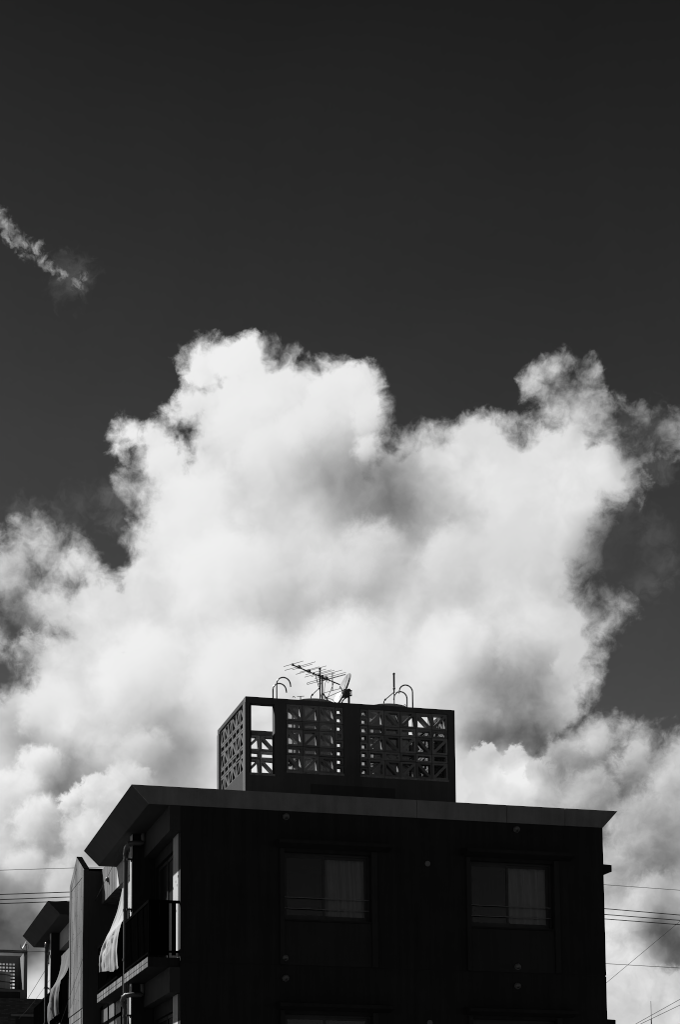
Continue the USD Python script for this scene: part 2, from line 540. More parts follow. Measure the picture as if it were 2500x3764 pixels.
M = {
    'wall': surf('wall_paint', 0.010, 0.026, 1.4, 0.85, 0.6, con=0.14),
    'wall_low': surf('wall_apron', 0.018, 0.034, 1.4, 0.85, 0.5),
    'side_dark': surf('side_shade_tone', 0.026, 0.055, 1.6, 0.85, 0.6, 0.2),  # side tone darkened to stand in for shade
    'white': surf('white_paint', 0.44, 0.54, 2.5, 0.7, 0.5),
    'fascia': surf('fascia_shade_tone', 0.035, 0.055, 1.2, 0.8, 0.45, spec=0.12),  # same paint as the front boards, shade worked into the colour
    'fascia_front': surf('fascia_front_lit_tone', 0.12, 0.27, 1.3, 0.75, 0.4, 0.2, con=0.17),  # lighter copy of the fascia colour for the brighter front
    'soffit': surf('soffit_paint', 0.035, 0.055, 1.5, 0.85, 0.0),
    'raw': surf('raw_concrete', 0.035, 0.20, 2.0, 0.85, 0.75, 0.2, con=0.13),
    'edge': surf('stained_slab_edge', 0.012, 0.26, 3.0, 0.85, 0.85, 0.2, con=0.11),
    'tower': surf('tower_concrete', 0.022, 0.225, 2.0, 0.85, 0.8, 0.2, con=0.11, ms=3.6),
    'groove': surf('groove', 0.02, 0.03, 3.0),
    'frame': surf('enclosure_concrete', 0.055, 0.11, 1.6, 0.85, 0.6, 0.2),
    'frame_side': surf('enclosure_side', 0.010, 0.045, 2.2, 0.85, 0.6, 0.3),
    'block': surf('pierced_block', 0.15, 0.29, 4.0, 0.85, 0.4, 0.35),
    'block_s': surf('pierced_block_side', 0.045, 0.15, 4.0, 0.85, 0.5, 0.35, con=0.13),  # same blocks, colour dimmed for the weak grazing sun on the sides
    'block_b': surf('pierced_block_pale', 0.17, 0.36, 4.0, 0.85, 0.4, 0.35),
    'block_c': surf('pierced_block_dark', 0.10, 0.21, 4.0, 0.85, 0.4, 0.35),
    'pipe': surf('pipe_paint', 0.06, 0.10, 3.0, 0.4, 0.5, 0.15, 0.6),
    'metal': surf('dark_metal', 0.035, 0.06, 5.0, 0.5, 0.3, 0.15, 0.5),
    'steel': surf('galvanised_steel', 0.18, 0.28, 8.0, 0.38, 0.2, 0.2, 0.5, metallic=0.7),
    'alu': surf('aluminium_frame', 0.03, 0.05, 6.0, 0.5, 0.2, 0.1, 0.3),
    'cap': surf('vent_cap_paint', 0.13, 0.19, 6.0, 0.5, 0.2),
    'tank': surf('tank_plastic', 0.24, 0.36, 2.5, 0.5, 0.6, 0.15, 0.5),
    'dish': surf('dish_paint', 0.26, 0.42, 9.0, 0.5, 0.3, 0.3, 0.5),
    'cloth_b': surf('checked_cloth', 0.16, 0.30, 1.6, 0.9, 0.6, 0.25, 0.1, bump=0.25, trans=0.3),
    'cloth': surf('sun_bleached_cloth', 0.50, 0.70, 1.6, 0.9, 0.6, 0.25, 0.1, bump=0.25, trans=0.35),
    'curtain': surf('curtain_cloth', 0.30, 0.50, 2.0, 0.95, 0.6, 0.15, 0.1),
    'rail': surf('railing_paint', 0.003, 0.006, 4.0, 0.9, 0.3, 0.1, 0.0),
    'dark': surf('room_dark', 0.02, 0.03, 2.0),
    'far': surf('far_concrete', 0.15, 0.24, 1.5, 0.85, 0.6, 0.2),
    'wire': surf('cable_rubber', 0.02, 0.03, 3.0, 0.7),
    'asphalt': surf('asphalt', 0.025, 0.045, 0.8, 0.9),
    'rope': surf('rope', 0.3, 0.5, 30.0, 0.9),
}
usdkit.material(stage, '/World/Looks/frosted_glass', {'p': ('principled_bsdf', {'base_color': grey(0.2), 'roughness': 0.55, 'specular_ior_level': 0.4}), 'g': ('geometry', {}), 'n': ('noise_texture', {'scale': 3.0, 'detail': 5.0}), 'r': ('rgb_ramp', {'ramp': [(0.3, grey(0.10)), (0.7, grey(0.16))]})}, [('g.position', 'n.vector'), ('n.fac', 'r.fac'), ('r.color', 'p.base_color')], surface='p.BSDF')
M['frost'] = UsdShade.Material.Get(stage, '/World/Looks/frosted_glass')
M['tower_side'] = surf('tower_shade_tone', 0.045, 0.075, 1.6, 0.85, 0.6, 0.2)  # shaded copy of the tower concrete, shade put into the colour
M['post'] = surf('enclosure_post', 0.05, 0.16, 3.0, 0.85, 0.5, 0.4, con=0.14)
M['patch'] = surf('dark_patch', 0.035, 0.06, 1.6, 0.85, 0.5)
M['lime'] = surf('lime_stained_sill', 0.10, 0.38, 9.0, 0.85, 0.3, 0.4, con=0.12)
M['frost_dark'] = surf('dim_glass', 0.010, 0.018, 2.0, 0.4, 0.2, 0.1, 0.3)
M['glass'] = usdkit.material(stage, '/World/Looks/window_glass', {'t': ('transparent_bsdf', {'color': grey(0.86)}), 'g': ('glossy_bsdf', {'color': grey(0.8), 'roughness': 0.03}), 'f': ('fresnel', {'IOR': 1.5}), 'x': ('mix_closure', {})}, [('f.fac', 'x.fac'), ('t.BSDF', 'x.closure1'), ('g.BSDF', 'x.closure2')], surface='x.closure')
# brick-shaped facing tiles of the far, dark building
M['tile'] = usdkit.material(stage, '/World/Looks/facing_tile', {'g': ('geometry', {}), 'mp': ('mapping', {'rotation': (math.pi / 2, 0, 0)}), 'b': ('brick_texture', {'scale': 1.0, 'brick_width': 0.22, 'row_height': 0.065, 'mortar_size': 0.006, 'color1': grey(0.03), 'color2': grey(0.085), 'mortar': grey(0.02)}), 'p': ('principled_bsdf', {'roughness': 0.6})}, [('g.position', 'mp.vector'), ('mp.vector', 'b.vector'), ('b.color', 'p.base_color')], surface='p.BSDF')

# ------------------------------------------------------------------ helpers
class MB:
    def __init__(s): s.v, s.f, s.n = [], [], 0
    def add(s, v, f):
        s.v.append(np.asarray(v, float)); s.f.append(np.asarray(f, int) + s.n); s.n += len(v); return s
    def tm(s, t): return s.add(t.vertices, t.faces)
    def box(s, x0, x1, y0, y1, z0, z1):
        v = [(x, y, z) for x in (x0, x1) for y in (y0, y1) for z in (z0, z1)]
        return s.add(v, [(0,1,3),(0,3,2),(4,6,7),(4,7,5),(0,4,5),(0,5,1),(2,3,7),(2,7,6),(0,2,6),(0,6,4),(1,5,7),(1,7,3)])
    def tube(s, pts, r, sides=8, cap=True):
        p = np.asarray(pts, float); r = np.broadcast_to(r, (len(p),))
        t = np.gradient(p, axis=0); t /= np.linalg.norm(t, axis=1, keepdims=True) + 1e-12
        ref = np.array([0.3, 0.2, 1.0]) if abs(t[:, 2]).mean() < 0.8 else np.array([1.0, 0.1, 0.0])
        a = np.cross(t, ref); a /= np.linalg.norm(a, axis=1, keepdims=True); b = np.cross(t, a)
        an = np.arange(sides) * 2 * math.pi / sides
        v = p[:, None] + r[:, None, None] * (np.cos(an)[None, :, None] * a[:, None] + np.sin(an)[None, :, None] * b[:, None])
        f = []
        for i in range(len(p) - 1):
            for j in range(sides):
                k = (j + 1) % sides
                f += [(i*sides+j, (i+1)*sides+k, i*sides+k), (i*sides+j, (i+1)*sides+j, (i+1)*sides+k)]
        v = v.reshape(-1, 3)
        if cap:
            n = len(v); v = np.vstack([v, p[0], p[-1]])
            for j in range(sides):
                k = (j + 1) % sides
                f += [(n, j, k), (n + 1, (len(p)-1)*sides+k, (len(p)-1)*sides+j)]
        return s.add(v, f)
    def hexa(s, lo, hi):            # two quads of four points
        v = list(lo) + list(hi)
        return s.add(v, [(0,2,1),(0,3,2),(4,5,6),(4,6,7)] + [t for i in range(4) for t in ((i,(i+1)%4,4+(i+1)%4),(i,4+(i+1)%4,4+i))])
    def poly(s, pg, axis, a, b):    # shapely polygon extruded along axis from a to b. axis 'y': (x,z); 'x': (y,z); 'z': (x,y)
        for g in getattr(pg, 'geoms', [pg]):
            t = trimesh.creation.extrude_polygon(g, b - a, engine='earcut'); v = np.array(t.vertices); f = np.array(t.faces)
            if axis == 'y': v = np.stack([v[:, 0], a + v[:, 2], v[:, 1]], 1); f = f[:, ::-1]
            elif axis == 'x': v = np.stack([a + v[:, 2], v[:, 0], v[:, 1]], 1)
            else: v = np.stack([v[:, 0], v[:, 1], a + v[:, 2]], 1)
            s.add(v, f)
        return s
    def lathe(s, prof, cx, cy, n=40):
        prof = np.asarray(prof, float); an = np.arange(n) * 2 * math.pi / n
        v = np.stack([cx + prof[:, :1] * np.cos(an), cy + prof[:, :1] * np.sin(an), np.broadcast_to(prof[:, 1:2], (len(prof), n))], -1).reshape(-1, 3)
        f = []
        for i in range(len(prof) - 1):
            for j in range(n):
                k = (j + 1) % n
                f += [(i*n+j, i*n+k, (i+1)*n+k), (i*n+j, (i+1)*n+k, (i+1)*n+j)]
        return s.add(v, f)
    def mesh(s): return np.vstack(s.v), np.vstack(s.f)

names = {}
def numbered(parent, name):
    k = names.get((parent, name), 0); names[(parent, name)] = k + 1
    return f'{parent}/{name}' + (f'_{k:03d}' if k else '')
def tag(p, label=None, cat=None, group=None, kind=None):
    for k, x in (('label', label), ('category', cat), ('group', group), ('kind', kind)):
        if x: p.SetCustomDataByKey(k, x)
    return p
def thing(name, label, cat, loc=(0, 0, 0), group=None):
    x = UsdGeom.Xform.Define(stage, numbered('/World', name))
    x.AddTranslateOp().Set(Gf.Vec3d(*map(float, loc)))
    return tag(x.GetPrim(), label, cat, group)
def obj(name, mb, mat, parent=None, smooth=False, label=None):
    pp = str(parent.GetPath()) if parent else '/World'
    v, f = mb.mesh() if isinstance(mb, MB) else mb
    v = np.asarray(v, float)
    if parent is not None:                      # world coordinates in, local out
        org = np.zeros(3); q = parent
        while q and str(q.GetPath()) != '/World':
            a = q.GetAttribute('xformOp:translate')
            if a and a.Get(): org += np.array(a.Get())
            q = q.GetParent()
        v = v - org
    p = usdkit.mesh(stage, numbered(pp, name), (v, np.asarray(f)), M[mat], smooth=smooth).GetPrim()
    if label: p.SetCustomDataByKey('label', label)
    return p
def mesh(name, mb, mat, label, cat=None, group=None, kind=None, smooth=False):
    return tag(obj(name, mb, mat, None, smooth), label, cat, group, kind)
def arc(c, r, a0, a1, n, ax=(1, 0, 0), ay=(0, 0, 1)):
    c, ax, ay = map(np.asarray, (c, ax, ay))
    return [c + r * (math.cos(t) * ax + math.sin(t) * ay) for t in np.linspace(a0, a1, n)]

# ------------------------------------------------------------------ ground
GZ = -8.6
g = MB(); g.add([(-1500, -1500, GZ), (1500, -1500, GZ), (1500, 1500, GZ), (-1500, 1500, GZ)], [(0, 1, 2), (0, 2, 3)])
tag(obj('ground', g, 'asphalt'), 'dark paved ground around the apartment building', kind='structure')

# ------------------------------------------------------------------ apartment building
W, ZS, ZT = 7.75, 2.685, 2.985
FL = (0.0, -2.8)
bld = thing('apartment_building', 'dark concrete apartment block with flared flat roof and recessed side balconies', 'building', (0, 0, GZ))

def window(x0, x1, mull, z0, z1, dz):
    """sliding window in the gable wall: jamb ribs, hood, sashes, panes, curtain and safety bars"""
    z0, z1 = z0 + dz, z1 + dz
    fr = MB(); d0, d1 = 0.09, 0.15; t = 0.035
    fr.box(x0, x0 + t, d0, d1, z0, z1).box(x1 - t, x1, d0, d1, z0, z1).box(x0 + t, x1 - t, d0, d1, z0, z0 + t).box(x0 + t, x1 - t, d0, d1, z1 - t, z1)
    f = obj('window', fr, 'alu', bld)
    for k, (a, b, y) in enumerate(((x0 + t, mull + 0.025, 0.10), (mull - 0.025, x1 - t, 0.125))):
        s = MB(); q = 0.045
        s.box(a, a + q, y, y + 0.022, z0 + t, z1 - t).box(b - q, b, y, y + 0.022, z0 + t, z1 - t).box(a + q, b - q, y, y + 0.022, z0 + t, z0 + t + q + .015).box(a + q, b - q, y, y + 0.022, z1 - t - q, z1 - t)
        obj('sash', s, 'alu', f)
        obj('pane', MB().box(a + q, b - q, y + 0.008, y + 0.013, z0 + t + q, z1 - t - q), 'glass', f)
    for zb in (z0 + 0.395, z0 + 0.205):
        obj('safety_bar', MB().tube([(x0 + .02, 0.07, zb), (x1 - .02, 0.07, zb)], 0.008, 8), 'steel', f, smooth=True)
    obj('sill', MB().box(x0 - .02, x1 + .02, -0.03, 0.085, z0 - 0.03, z0 - 0.002), 'wall', f)
    # curtain hanging behind the right-hand pane
    n = 70; xs = np.linspace(mull + 0.03, x1 - 0.03, n); ph = 3.1 * mull + dz
    yy = 0.23 + 0.030 * np.sin(xs * 44 + ph + 0.8 * np.sin(xs * 9)) + 0.020 * np.sin(xs * 21 + 1.3 * ph)
    top, bot = z1 - 0.03, z0 + 0.10 + (0.03 * np.clip(1 - (xs - xs[0]) / 0.1, 0, 1))
    v = np.vstack([np.stack([xs, yy, np.full(n, top)], 1), np.stack([xs + 0.02, yy * 0.97, np.full(n, (top + z0) / 2)], 1), np.stack([xs + 0.03, yy, bot], 1)])
    v = np.vstack([v, v + (0, 0.004, 0)]); q = []
    for o, fl in ((0, False), (3 * n, True)):
        for r_ in range(2):
            for i in range(n - 1):
                a, b, c, d = o + r_*n + i, o + r_*n + i + 1, o + (r_+1)*n + i + 1, o + (r_+1)*n + i
                q += [(a, d, c), (a, c, b)] if not fl else [(a, c, d), (a, b, c)]
    if dz == 0: obj('curtain', (v, q), 'curtain', f, smooth=True)
    # dim room behind, jamb ribs, hood
    obj('jamb_rib', MB().box(x0 - 0.075, x0 - 0.001, -0.045, 0.0, dz + 0.012, z1 + 0.05), 'wall_low', bld)
    obj('jamb_rib', MB().box(x1 + 0.001, x1 + 0.10, -0.045, 0.0, dz + 0.012, z1 + 0.05), 'wall_low', bld)
    obj('wall_apron', MB().box(x0, x1, -0.012, 0.0, dz + 0.012, z0 - 0.035), 'wall_low', bld)
    hx0, hx1 = x0 - 0.14, x1 + 0.32
    obj('window_hood', MB().hexa([(hx0, -0.24, z1 + 0.10), (hx1, -0.24, z1 + 0.10), (hx1, 0.0, z1 + 0.06), (hx0, 0.0, z1 + 0.06)], [(hx0, -0.24, z1 + 0.16), (hx1, -0.24, z1 + 0.16), (hx1, 0.0, z1 + 0.20), (hx0, 0.0, z1 + 0.20)]), 'wall', bld)

WIN = [(1.813, 3.381, 2.555, 0.80, 1.975), (5.204, 6.778, 5.945, 0.80, 1.975)]
for k, dz in enumerate((0.0, -2.8, -5.6)):
    z0, z1 = dz + 0.008, (ZS if k == 0 else dz + 2.8 - 0.008)
    pg = sbox(0.0, z0, W, z1).difference(unary_union([sbox(w[0], w[3] + dz, w[1], w[4] + dz) for w in WIN]))
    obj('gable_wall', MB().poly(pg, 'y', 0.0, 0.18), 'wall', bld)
    obj('joint', MB().box(0.012, W - 0.012, 0.012, 0.17, dz - 0.008, dz + 0.008), 'groove', bld)
    if k < 2:
        for w in WIN: window(*w, dz)
# vent caps on the gable wall
def vent(x, z, y=0.0, face='y'):
    prof = [(0.0, 0.075), (0.025, 0.072), (0.045, 0.058), (0.056, 0.03), (0.058, 0.0)]
    d = MB(); n = 18; an = np.arange(n) * 2 * math.pi / n
    v, f = [], []
    for r_, h in prof: v += [(r_ * math.cos(t), -h, r_ * math.sin(t)) for t in an]
    for i in range(len(prof) - 1):
        for j in range(n):
            k = (j + 1) % n; f += [(i*n+j, i*n+k, (i+1)*n+k), (i*n+j, (i+1)*n+k, (i+1)*n+j)]
    v = np.array(v); low = v[:, 2] < -0.018
    v[low, 1] = np.maximum(v[low, 1], -0.032)              # hood cut open underneath
    s = MB().box(-0.03, 0.03, -0.034, -0.030, -0.046, -0.022)
    if face == 'x':
        sw = lambda a: np.stack([a[:, 1], a[:, 0], a[:, 2]], 1); v = sw(v); f = [t[::-1] for t in f]
        vs, fs = s.mesh(); s = MB().add(sw(vs), fs[:, ::-1])
        o = np.array([x, y, z])
    else: o = np.array([x, y, z])
    p = obj('vent_cap', (v + o, f), 'cap', bld, smooth=40)
    vs, fs = s.mesh(); obj('opening', (vs + o, fs), 'groove', p)
for x, z in ((1.855, 2.581), (6.094, 2.564), (1.826, 0.127), (1.835, -0.22), (6.064, 0.11), (6.056, -0.228)): vent(x, z)
for z in (1.876, -0.917):
    d = MB(); an = np.arange(20) * 2 * math.pi / 20
    v = [(4.422 + r_ * math.cos(t), y, z + r_ * math.sin(t)) for r_, y in ((0.001, -0.014), (0.045, -0.014), (0.05, -0.008), (0.05, 0.0)) for t in an]
    f = [q for i in range(3) for j in range(20) for q in ((i*20+j, i*20+(j+1)%20, (i+1)*20+(j+1)%20), (i*20+j, (i+1)*20+(j+1)%20, (i+1)*20+j))]
    obj('cover_disc', (v, f), 'cap', bld, smooth=40)
# far (right) wall and its window hoods
obj('side_wall', MB().box(W - 0.18, W, 0.18, 5.16, GZ, ZS), 'wall', bld)
for dz in FL:
    hx = W + 0.225
    obj('window_hood', MB().hexa([(W, 0.12, 1.84 + dz), (hx, 0.12, 1.915 + dz), (hx, 2.2, 1.915 + dz), (W, 2.2, 1.84 + dz)], [(W, 0.12, 2.05 + dz), (hx, 0.12, 2.035 + dz), (hx, 2.2, 2.035 + dz), (W, 2.2, 2.05 + dz)]), 'wall', bld)

YM = 7.94                                     # middle of the stair: the block beyond mirrors the near one
def block(mirror):
    Y = (lambda y: 2 * YM - y) if mirror else (lambda y: y)
    def bx(mb, x0, x1, y0, y1, z0, z1):
        a, b = sorted((Y(y0), Y(y1))); return mb.box(x0, x1, a, b, z0, z1)
    # roof: flat slab with flared left and right edges
    ya, yb = sorted((Y(-0.015), Y(5.175))); y0, y1 = sorted((Y(0.0), Y(5.16)))
    obj('roof', MB().hexa([(-0.553, y0, ZS), (W, y0, ZS), (W, y1, ZS), (-0.553, y1, ZS)], [(-0.857, ya, ZT), (W + 0.283, ya, ZT), (W + 0.283, yb, ZT), (-0.857, yb, ZT)]), 'fascia', bld)
    obj('soffit', bx(MB(), -0.545, -0.183, 0.006, 5.154, ZS - 0.004, ZS + 0.01), 'soffit', bld)
    if mirror:
        bx_ = MB().box(0.2, W, Y(5.16), Y(4.98), GZ, ZS); obj('gable_wall', bx_, 'wall', bld)
        bx_ = MB().box(0.2, W, Y(0.18), Y(0.0), GZ, ZS); obj('gable_wall', bx_, 'wall', bld)
    else:
        # front edge boards of the roof, divided by joints
        cuts = [-0.553, 4.23, 5.905, 7.02, W]
        for i in range(4):
            a, b = cuts[i] + (0.004 if i else 0.0), cuts[i + 1] - (0.004 if i < 3 else 0.0)
            ta = -0.857 if i == 0 else a; tb = W + 0.283 if i == 3 else b
            obj('fascia_panel', MB().hexa([(a, -0.018, ZS - 0.006), (b, -0.018, ZS - 0.006), (b, 0.0, ZS - 0.006), (a, 0.0, ZS - 0.006)], [(ta, -0.034, ZT + 0.004), (tb, -0.034, ZT + 0.004), (tb, -0.0145, ZT + 0.004), (ta, -0.0145, ZT + 0.004)]), 'fascia_front', bld)
        obj('gable_wall', MB().box(0.2, W - 0.18, 4.98, 5.16, GZ, ZS), 'wall', bld)
    # floors of balconies per storey
    for dz in (0.0, -2.8, -5.6):
        for a, b in ((0.045, 2.24), (2.46, 5.26)):
            s = MB()
            bx(s, -0.53, -0.001, a, b, -0.088 + dz, 0.076 + dz)
            sl = obj('balcony_slab', s, 'wall', bld)  # slab body toned dark for its shaded near face
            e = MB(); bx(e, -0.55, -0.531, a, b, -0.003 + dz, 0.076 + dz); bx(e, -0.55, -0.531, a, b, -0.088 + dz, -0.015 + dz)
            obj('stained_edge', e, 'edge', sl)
    for dz in (2.8, 0.0, -2.8):
        zt = ZS - 0.004 if dz == 2.8 else dz - 0.09
        zb = 2.24 if dz == 2.8 else dz - 0.52
        obj('beam', bx(MB(), -0.185, -0.001, 0.002, 2.25, zb, zt), 'side_dark', bld)  # near beam carries the eave shade in its colour, far beam stays white
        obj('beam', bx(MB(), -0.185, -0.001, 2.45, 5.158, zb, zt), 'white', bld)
    # wall plane at the back of the balconies: sunlit pier left white, wall toned dark as shade, door openings, doors
    for k, dz in enumerate((0.0, -2.8, -5.6)):
        za, zb = dz + 0.006, (ZS if k == 0 else dz + 2.794)
        pg = sbox(0.185, za, 5.16, zb).difference(unary_union([sbox(0.59, dz + 0.08, 2.16, 2.04 + dz), sbox(2.75, dz + 0.08, 4.85, 2.04 + dz)]))
        if not mirror: pg2 = pg
        else:
            from shapely import affinity
            pg2 = affinity.translate(affinity.scale(pg, -1, 1, origin=(0, 0)), 2 * YM, 0)
        bw_ = obj('balcony_wall', MB().poly(pg2, 'x', 0.006, 0.16), 'wall', bld)
        obj('lit_white_pier', bx(MB(), -0.0005, 0.0055, 0.186, 0.588, za, zb), 'white', bw_)
        for a, b in ((0.59, 2.16), (2.75, 4.85)):
            m_ = (a + b) / 2
            fr = MB()
            for p, q in ((a, a + .05), (m_ - .03, m_ + .03), (b - .05, b)): bx(fr, 0.07, 0.12, p, q, dz + 0.08, dz + 2.04)
            bx(fr, 0.07, 0.12, a + .05, b - .05, dz + 1.98, dz + 2.04); bx(fr, 0.07, 0.12, a + .05, b - .05, dz + .08, dz + .14)
            f = obj('balcony_door', fr, 'alu', bld)
            for p, q in ((a + .05, m_ - .03), (m_ + .03, b - .05)):
                obj('pane', bx(MB(), 0.09, 0.098, p, q, dz + .14, dz + 1.98), 'frost_dark', f)
    # white fin between the balconies: body toned dark as shade, sunlit end left white
    pt_ = obj('partition', bx(MB(), -0.400, -0.001, 2.252, 2.448, GZ, ZS - 0.005), 'wall', bld)
    obj('lit_white_end', bx(MB(), -0.412, -0.401, 2.250, 2.450, GZ, ZS - 0.007), 'white', pt_)
    # railings
    for dz in FL:
        for a, b in ((0.03, 2.22), (2.48, 5.24)):
            r = bx(MB(), -0.545, -0.505, a, b, 1.0 + dz, 1.05 + dz)
            rl = obj('railing', r, 'rail', bld)
            obj('bottom_rail', bx(MB(), -0.54, -0.51, a, b, 0.13 + dz, 0.165 + dz), 'rail', rl)
            for p in np.linspace(a, b - 0.03, 3): obj('post', bx(MB(), -0.54, -0.51, p, p + 0.03, 0.078 + dz, 1.0 + dz), 'rail', rl)
            n = int((b - a) / 0.105)
            for i in range(1, n):
                p = a + (b - a) * i / n
                if abs(p - (a + b) / 2 - 0.0) < 0.03: continue
                obj('baluster', bx(MB(), -0.535, -0.515, p - 0.011, p + 0.011, 0.165 + dz, 1.0 + dz), 'rail', rl)
        rl = obj('railing', bx(MB(), -0.503, -0.002, 0.03, 0.06, 1.0 + dz, 1.05 + dz), 'rail', bld)
        for p, q in ((-0.503, -0.355), (-0.349, -0.193), (-0.137, -0.07)): obj('board', bx(MB(), p, q, 0.035, 0.055, 0.11 + dz, 1.0 + dz), 'rail', rl)
        obj('bottom_rail', bx(MB(), -0.503, -0.002, 0.058, 0.078, 0.16 + dz, 0.195 + dz), 'rail', rl)
    # drain pipe with elbows and brackets
    px, py = -0.508, Y(2.35); s = -1 if mirror else 1
    def PP(L_): return [(x, py + s * (y - 2.35), z) for x, y, z in L_]
    dp = obj('drain_pipe', MB().tube(PP([(px, 2.35, 2.40), (px, 2.35, 0.5), (px, 2.35, -2.0), (px, 2.35, GZ)]), 0.0445, 16), 'pipe', bld, smooth=40)
    for z, jog in ((2.40, 0.0), (-0.40, 0.06)):
        w_ = [(-0.215, 2.165, z + 0.30), (-0.215, 2.165, z + 0.16), (-0.235, 2.165, z + 0.115), (-0.275, 2.165, z + 0.10), (-0.40 , 2.17, z + 0.10), (-0.455 - jog * .7, 2.20, z + 0.09), (-0.495 - jog, 2.27, z + 0.06), (-0.508 - jog * .8, 2.335, z + 0.01), (-0.508 - jog * .3, 2.35, z - 0.06), (-0.508, 2.35, z - 0.12)]
        obj('elbow', MB().tube(PP(w_), 0.047, 14), 'pipe', dp, smooth=50)
        for i in (5, 8):
            obj('collar', MB().tube(PP([np.array(w_[i]) * 1.0, np.array(w_[i]) * 0.5 + np.array(w_[i + 1]) * 0.5]), 0.056, 14), 'pipe', dp, smooth=40)
    for z in (2.21, 1.28, 0.36, -0.67, -1.6):
        b = MB().tube([(px, py, z - .022), (px, py, z + .022)], 0.052, 14)
        a0, a1 = sorted((Y(2.24), Y(2.262))); b.box(px + 0.03, -0.405, a0, a1, z - 0.018, z + 0.018)
        a0, a1 = sorted((Y(2.24), Y(2.33))); b.box(px - 0.0, px + 0.03, a0, a1, z - 0.018, z + 0.018)
        b.box(-0.43, -0.412, *sorted((Y(2.24), Y(2.30))), z - 0.04, z + 0.018)
        obj('bracket', b, 'metal', dp)
    # stair bay: raw concrete panel with a round vent, glazed wall below, dark recess
    obj('stair_panel', bx(MB(), -0.19, 0.2, 5.162, 6.925, 2.24, 2.98), 'raw', bld)
    for zz in (2.42, 2.86): pass
    vent(-0.19, 2.60, Y(6.05), 'x')
    obj('recess_wall', bx(MB(), 0.9, 1.0, 5.162, 6.925, GZ, 2.24), 'dark', bld)
    for dz in FL:
        fr = MB(); z0, z1 = dz - 2.3, dz - 0.0
        nn = 4; ys = [4.40, 5.13, 5.93, 6.83]
        ys = [4.38, 5.125, 5.91, 6.83] if dz == 0 else [4.38, 5.125, 5.91, 6.83]
        wn = None
        for p in ys: bx(fr, -0.215, -0.19, p - 0.045, p + 0.045, z0, z1)
        for q in (z1 - 0.06, dz - 0.42, dz - 1.2): bx(fr, -0.215, -0.19, 4.43, 6.78, q, q + 0.07)
        wn = obj('stair_window', fr, 'rail', bld)
        for i in range(3):
            for qa, qb in ((dz - 0.35, z1 - 0.06), (dz - 1.13, dz - 0.42)):
                obj('pane', bx(MB(), -0.204, -0.198, ys[i] + 0.045, ys[i + 1] - 0.045, qa, qb), 'frost', wn)
for mirror in (False, True): block(mirror)

# stair tower, standing out beyond the balconies
tw = obj('stair_tower', MB().box(-0.47, 1.6, 6.93, 8.95, GZ, 2.955), 'tower_side', bld, label='windowless stair tower with peaked left wall')
pg = Polygon([(6.93, GZ), (8.95, GZ), (8.95, 2.985), (7.94, 3.45), (6.93, 2.985)])
pk = obj('peaked_wall', MB().poly(pg, 'x', -0.568, -0.472), 'tower_side', tw)
obj('concrete_face', MB().poly(Polygon([(6.931, GZ), (8.949, GZ), (8.949, 2.984), (7.94, 3.448), (6.931, 2.984)]), 'x', -0.577, -0.5685), 'tower', tw)  # thin skin in the lit concrete tone over the shade-toned body
pent = lambda e, zb, zt, pk: Polygon([(6.93 + e, zb), (8.95 - e, zb), (8.95 - e, zt), (7.94, pk), (6.93 + e, zt)])
# raised margin and lifts of the shuttered concrete
rim = pent(0.004, -0.02, 2.975, 3.44).difference(pent(0.17, 0.2, 2.86, 3.21))
rim = rim.difference(sbox(6.9, -0.03, 9.0, 0.012))
obj('raised_margin', MB().poly(rim, 'x', -0.589, -0.577), 'tower', tw)
for z0, z1 in ((0.204, 1.685), (1.689, 2.83), (-1.6, -0.2), (-0.17, -0.03)):
    q = MB().poly(sbox(7.112, z0, 8.69, z1), 'x', -0.5845, -0.577); obj('concrete_lift', q, 'tower', tw)
q = pent(0.182, 2.85, 2.872, 3.20); obj('concrete_lift', MB().poly(q, 'x', -0.5845, -0.577), 'tower', tw)
hb = MB()
for z in (0.26, 0.62, 1.02, 1.42, 1.75, 2.12, 2.5, 2.72):
    for k in range(6):
        y = 7.2 + k * 0.275 + 0.03 * math.sin(3 * z + k)
        if (k * 5 + int(z * 9)) % 3 == 0: continue
        hb.box(-0.587, -0.583, y - 0.02, y + 0.02, z - 0.006 + 0.05 * math.sin(k * 2 + z * 7), z + 0.010 + 0.05 * math.sin(k * 2 + z * 7))
tag(obj('tie_holes', hb, 'groove', tw), kind='stuff')
for s_ in (-1, 1):
    ye, ym = 7.94 + s_ * 1.018, 7.94
    obj('coping', MB().hexa([(-0.583, ym, 3.452), (-0.465, ym, 3.452), (-0.465, ye, 2.984), (-0.583, ye, 2.984)], [(-0.583, ym, 3.472), (-0.465, ym, 3.472), (-0.465, ye, 3.004), (-0.583, ye, 3.004)]), 'rail', tw)
obj('coping', MB().box(-0.464, 1.62, 6.912, 8.968, 2.957, 3.005), 'rail', tw)
# tie holes of the sunlit pier
hb = MB()
for y, z in ((0.1, 1.36), (0.2, 1.44), (0.42, 1.36), (0.02, 1.5), (0.3, 0.92), (0.3, 0.4), (0.12, 0.92)):
    hb.box(-0.003, 0.002, 0.185 + y * 0.9 - 0.012, 0.185 + y * 0.9 + 0.012, z - 0.02, z + 0.02)
tag(obj('tie_holes', hb, 'groove', bld), kind='stuff')

